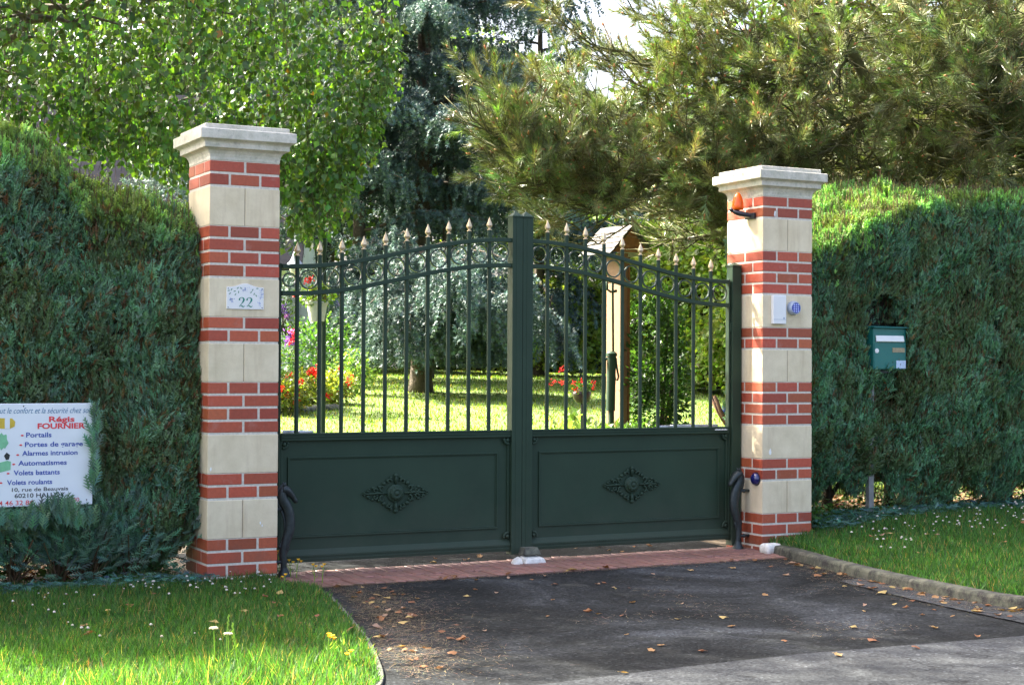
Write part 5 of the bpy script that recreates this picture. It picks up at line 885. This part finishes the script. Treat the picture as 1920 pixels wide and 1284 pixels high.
        sh.append(tip); sd.append(tg+np.array([0, 0, .6]))
    # bare inner twigs low on the right
    for _ in range(230):
        q = pt(random.uniform(1480, 1960), random.uniform(200, 375), random.uniform(14.2, 16.2)); mb.tube(limb(q, q+rng.normal(0, 1, 3)*np.array([.45, .25, .22]), .08, 0, 5, .03), np.linspace(.009, .003, 5), 4)
    mb.build('trunk', M['mossbark'], root, True)
    sh = np.array(sh); sd = unit(np.array(sd)); n = len(sh); k = (vnoise(sh, 1.4, 61) > .30) & (rng.random(n) < .62); qx, qy = px_of(sh); k &= ~((qx > 1070) & (qx < 1240) & (qy > 395) & (qy < 520)); sh, sd = sh[k], sd[k]; n = len(sh); ls = rng.uniform(.14, .27, n); m = 84
    f = rng.random((n, m))**.8; fr = frames(sd); a = rng.uniform(0, 6.283, (n, m)); lat = fr[:, None, :, 0]*np.cos(a)[..., None]+fr[:, None, :, 2]*np.sin(a)[..., None]
    base = sh[:, None]+sd[:, None]*(f*ls[:, None])[..., None]; dn = sd[:, None]*(.6+1.0*f)[..., None]+lat*(1.05-.5*f)[..., None]+np.array([0, 0, -.08]); Q = base.reshape(-1, 3); D = dn.reshape(-1, 3); N_ = len(Q)
    tone = np.repeat(shade((.165, .200, .070), n, .30, .10), m, axis=0)*rng.uniform(.7, 1.25, (N_, 1)); young = (f > .85).ravel(); tone[young] *= np.array([.95, 1.2, .9])
    s = Soup().scatter(NEEDLE_V, NEEDLE_F, Q, frames(D), np.c_[np.full(N_, .0050), rng.uniform(.085, .125, N_), np.ones(N_)], tone)
    s.build('needles', M['pine'], root); s = Soup(); twigs(s, sh, sd, ls, np.full(n, .0035), shade((.15, .095, .05), n)); kk = rng.random(n) < .55; tp = sh[kk]+sd[kk]*ls[kk, None]; s.scatter(OCTA_V, OCTA_F, tp, frames(sd[kk]), np.c_[np.full(len(tp), .012), np.full(len(tp), .028), np.full(len(tp), .012)], shade((.46, .20, .10), len(tp))); s.build('shoots', M['dry'], root)
    return root
pine()
def cedar(label, px, base_py, d_, H, spread, nl, z_lo, stems=(), lean=0, dens=1.0, tone=(.105, .165, .16), low=(), r0=None):
    b = pt(px, base_py, d_); b[2] = gz(b[0], b[1]); root = thing('blue_cedar', label, 'tree', b); mb = MB(); s = Soup(); rp = []; rd = []
    def TR(z): return b+np.array([lean*z*.1, 0, z])
    r0 = r0 or .15*H/11; mb.tube([TR(z) for z in np.linspace(-.1, H, 9)], np.r_[r0*1.25, np.linspace(r0, .03, 8)], 12)
    for st in stems: mb.tube([pt(*q) for q in st], np.linspace(r0*.6, .04, len(st)), 8)
    low = list(low)+[((px+random.uniform(-6, 6), random.uniform(500, 640), d_), (px+random.uniform(-105, 190), random.uniform(540, 665), d_-random.uniform(-.6, 2.2)), -.25) for _ in range(0 if H > 11 else 7 if H < 2.6 else 6)]
    arms = [(z_lo+(H-z_lo)*(i/nl)**1.0, i*2.399+px, None) for i in range(nl)]+[(None, None, q) for q in low]
    for z, a, q in arms:
        if q is None:
            fz = (z-z_lo)/(H-z_lo); lg = spread*(1-.72*fz**1.3)*random.uniform(.6, 1.1); e = TR(z)+np.array([math.cos(a)*lg, math.sin(a)*lg, random.uniform(-.1, .5)-.12*lg]); P = limb(TR(z), e, -.18*lg*.6, 0, 9, .06)
        else: P = limb(pt(*q[0]), pt(*q[1]), q[2], 0, 9, .05); lg = np.linalg.norm(P[-1]-P[0])
        mb.tube(P, np.linspace(.012+.009*lg, .006, 9), 6); m = max(4, int(lg/.125*dens))
        for j in range(m):
            f = .08+.92*(j+random.random())/m; c = np.array([np.interp(f*8, range(9), P[:, k]) for k in range(3)]); tg = unit(P[min(8, int(f*8)+1)]-P[max(0, int(f*8)-1)]); side = unit(np.cross(tg, (0, 0, 1)))
            for sg in (-1, 1):
                l2 = (.25+.75*(1-f)**.5)*random.uniform(.5, 1.1)*min(1., lg*.35); bd = unit(tg*.6+sg*side*random.uniform(.6, 1.1)+np.array([0, 0, random.uniform(-.35, .1)])); e = c+bd*l2-np.array([0, 0, .15*l2])
                k = max(3, int(l2/.034)); ff = np.linspace(0, 1, k)[:, None]; ln_ = c+(e-c)*ff-np.array([0, 0, .12*l2])*ff*ff; rp.append(ln_+rng.normal(0, .02, ln_.shape)); rd.append(np.tile(bd*.6+np.array([0, 0, .5]), (k, 1)))
                for _ in range(max(2, int(l2*7))):
                    g = random.random(); h0 = c+(e-c)*g; l3 = random.uniform(.12, .42) if H > 3 else random.uniform(.25, .75); l3 = max(.08, min(l3, h0[2]-b[2]-.42)) if H < 3 else l3; k = max(3, int(l3/.036)); ff = np.linspace(0, 1, k)[:, None]; dr = np.array([bd[0]*.35+random.gauss(0, .15), bd[1]*.35+random.gauss(0, .15), -1]); rp.append(h0+dr*l3*ff); rd.append(np.tile(dr*.5+np.array([0, 0, .1]), (k, 1)))
    mb.build('trunk', M['bark'], root, True); P = np.concatenate(rp); D = np.concatenate(rd)+rng.normal(0, .45, (len(P), 3)); n = len(P); sc = rng.uniform(.042, .070, n)*(d_/24)**.3; c = shade(tone, n, .25, .05)*(.6+.8*vnoise(P, 2.2, 9)[:, None])
    s.scatter(TUFT_V, TUFT_F, P, frames(D), sc, c); s.build('crown', M['cedar'], root); return root
cedar('tall dark blue cedar with bare lower trunk rising behind the weeping cedar', 792, 700, 28.5, 13.0, 4.2, 70, 3.0, [[(835, 640, 28.5), (838, 430, 28.5), (846, 280, 28.7), (852, 120, 28.8)], [(795, 690, 28.5), (752, 520, 28.9), (735, 380, 29.2)]], 0, 1.0, (.085, .140, .130))
cedar('short weeping silver blue cedar on a thick trunk in the middle of the lawn', 789, 735, 24, 2.2, 1.5, 11, .75, (), 0, 1.1, (.090, .145, .135),
    [((795, 690, 24), (960, 612, 23.6), -.05), ((785, 680, 24), (705, 590, 23.6), -.1), ((790, 560, 24), (712, 650, 22.8), -.35), ((795, 540, 24), (900, 570, 22.4), -.3), ((790, 540, 24), (770, 620, 22.2), -.3), ((795, 540, 24), (960, 570, 22.8), -.3), ((800, 530, 24), (1060, 610, 23.6), -.35), ((795, 510, 24), (1000, 520, 22.9), -.3), ((790, 520, 24), (690, 590, 23), -.3), ((795, 500, 24), (860, 520, 22), -.2), ((795, 500, 24), (900, 495, 23), -.15), ((795, 500, 24), (740, 520, 23), -.2)], .175)
cedar('dark weeping blue cedar behind the flower bed left of the big cedar', 672, 700, 28, 9.5, 3.0, 40, 1.6, (), .0, .9, (.075, .125, .115), [((672, 600, 28), (655, 640, 26.5), -.25), ((672, 560, 28), (690, 640, 26.5), -.3), ((672, 500, 28), (600, 560, 26), -.2)])
cedar('dark blue cedar rising behind the right shoulder of the big cedar', 1010, 700, 31, 8.2, 3.2, 36, 2.4, (), .0, .9, (.070, .12, .115))
cedar('small pale blue cedar whose lit tips show beside the left pillar', 318, 640, 21, 3.3, 1.2, 20, .8, (), 0, 1.0, (.13, .19, .18))
# far hedge and trees
def wall_of_leaves(name, label, px0, px1, d0, d1, h, n, size, base, cat='hedge'):
    a, b = pt(px0, 690, d0), pt(px1, 690, d1); root = thing(name, label, cat, ((a[0]+b[0])/2, (a[1]+b[1])/2, gz((a[0]+b[0])/2, (a[1]+b[1])/2))); f = rng.random(n); P = a+(b-a)*f[:, None]; nr = unit(np.cross(b-a, (0, 0, 1.))); nr = nr if nr@_F < 0 else -nr
    z0 = h_ground(P[:, 0], P[:, 1]); zz = rng.random(n)**.8; bul = (vnoise(np.c_[P[:, :2], zz*h], 1.3, 8)-.5)*.7; P = P+nr*(bul+.35*(1-(2*zz-1)**2))[:, None]-nr*(rng.exponential(.12, n))[:, None]; P[:, 2] = z0+.12+zz*h*(.9+.2*vnoise(np.c_[P[:, :2], zz*0], 1.6, 4)); top = rng.random(n) < .22; P[top] -= nr*rng.uniform(0, 1.2, (top.sum(), 1)); P[top, 2] = z0[top]+h*(.95+.1*rng.random(top.sum()))
    d = rng.normal(0, 1, (n, 3))+nr*.5; c = shade(base, n, .25, .1)*(.7+.6*vnoise(P, 2.2, 3)[:, None]); s = Soup().scatter(LEAF_V, LEAF_F, P, frames(d, nr*.8+np.array([0, 0, .6])+rng.normal(0, .5, (n, 3))), rng.uniform(.7, 1.3, n)*size, c); s.build('leaves', M['leaf'], root)
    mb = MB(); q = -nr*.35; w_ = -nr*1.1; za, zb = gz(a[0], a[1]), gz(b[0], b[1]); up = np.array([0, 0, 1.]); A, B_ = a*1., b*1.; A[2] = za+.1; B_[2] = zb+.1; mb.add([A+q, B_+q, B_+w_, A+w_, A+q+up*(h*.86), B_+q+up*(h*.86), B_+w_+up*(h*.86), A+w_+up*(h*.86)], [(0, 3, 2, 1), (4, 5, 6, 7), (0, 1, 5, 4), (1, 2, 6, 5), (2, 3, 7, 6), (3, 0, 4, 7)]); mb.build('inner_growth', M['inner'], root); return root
wall_of_leaves('garden_hedge', 'sunlit yellow green garden hedge along the far end of the lawn', 640, 1180, 32, 30.5, 1.75, 15000, .10, (.26, .36, .07))
wall_of_leaves('garden_hedge', 'sunlit yellow green shrub border right of the pump shelter', 1185, 1480, 27, 24, 2.6, 12000, .10, (.22, .32, .06))
def tree(name, label, px, d_, H, rad, n, size, base, z_lo=1.5):
    b = pt(px, 690, d_); b[2] = gz(b[0], b[1]); root = thing(name, label, 'tree', b, 'trees closing the garden'); C0 = b+np.array([0, 0, (H+z_lo)/2]); mb = MB(); mb.tube([b-np.array([0, 0, .1]), b+np.array([.1, 0, H*.4]), b+np.array([0, .1, H*.9])], [.2, .14, .03], 8)
    lob = unit(rng.normal(0, 1, (26, 3)))*rng.uniform(.35, .8, (26, 1)); 
    for l in lob: q = C0+l*np.array([rad, rad, (H-z_lo)/2]); mb.tube(limb(b+np.array([0, 0, H*.35]), q, -.1, 0, 6, .1), np.linspace(.06, .012, 6), 5)
    mb.build('trunk', M['bark'], root, True); i = rng.integers(0, 26, n); d = unit(rng.normal(0, 1, (n, 3))); P = C0+(lob[i]+d*(.30*rng.random((n, 1))**.4)*rng.uniform(.8, 1.2, (26, 1))[i])*np.array([rad, rad, (H-z_lo)/2]); c = shade(base, n, .25, .1)
    s = Soup().scatter(LEAF_V, LEAF_F, P, frames(d+rng.normal(0, .6, (n, 3)), rng.normal(0, .6, (n, 3))+np.array([0, 0, .7])), rng.uniform(.7, 1.3, n)*size, c); s.build('crown', M['leaf'], root); return root
tree('broadleaf_tree', 'bright green broadleaf tree far behind the left cedar', 610, 40, 10, 3.6, 11000, .15, (.10, .18, .03)); tree('broadleaf_tree', 'bright green broadleaf tree far behind the big cedar trunk', 770, 43, 11, 4.2, 12000, .16, (.11, .19, .03))
tree('broadleaf_tree', 'lower bright green broadleaf tree far behind the meeting stiles', 960, 41, 6.8, 3.4, 10000, .15, (.12, .20, .035)); tree('broadleaf_tree', 'lower bright green broadleaf tree far behind the pump shelter', 1180, 38, 6.0, 3.6, 10000, .14, (.12, .20, .035))
tree('broadleaf_tree', 'mid green broadleaf tree far behind the right pillar', 1400, 38, 9.2, 4.0, 13000, .17, (.05, .095, .025)); tree('broadleaf_tree', 'dark green broadleaf tree behind the pine on the right', 1640, 37, 10.5, 4.2, 14000, .18, (.040, .075, .022)); tree('broadleaf_tree', 'dark green broadleaf tree at the far right behind the pine', 1900, 36, 10., 4.2, 13000, .18, (.040, .072, .022)); tree('broadleaf_tree', 'mid green broadleaf tree far behind the slate roof', 200, 42, 16, 7, 17000, .22, (.055, .105, .025))
tree('broadleaf_tree', 'deep green broadleaf tree closing the gap between birch and cedar', 470, 44, 13, 4.6, 12000, .20, (.05, .10, .025))
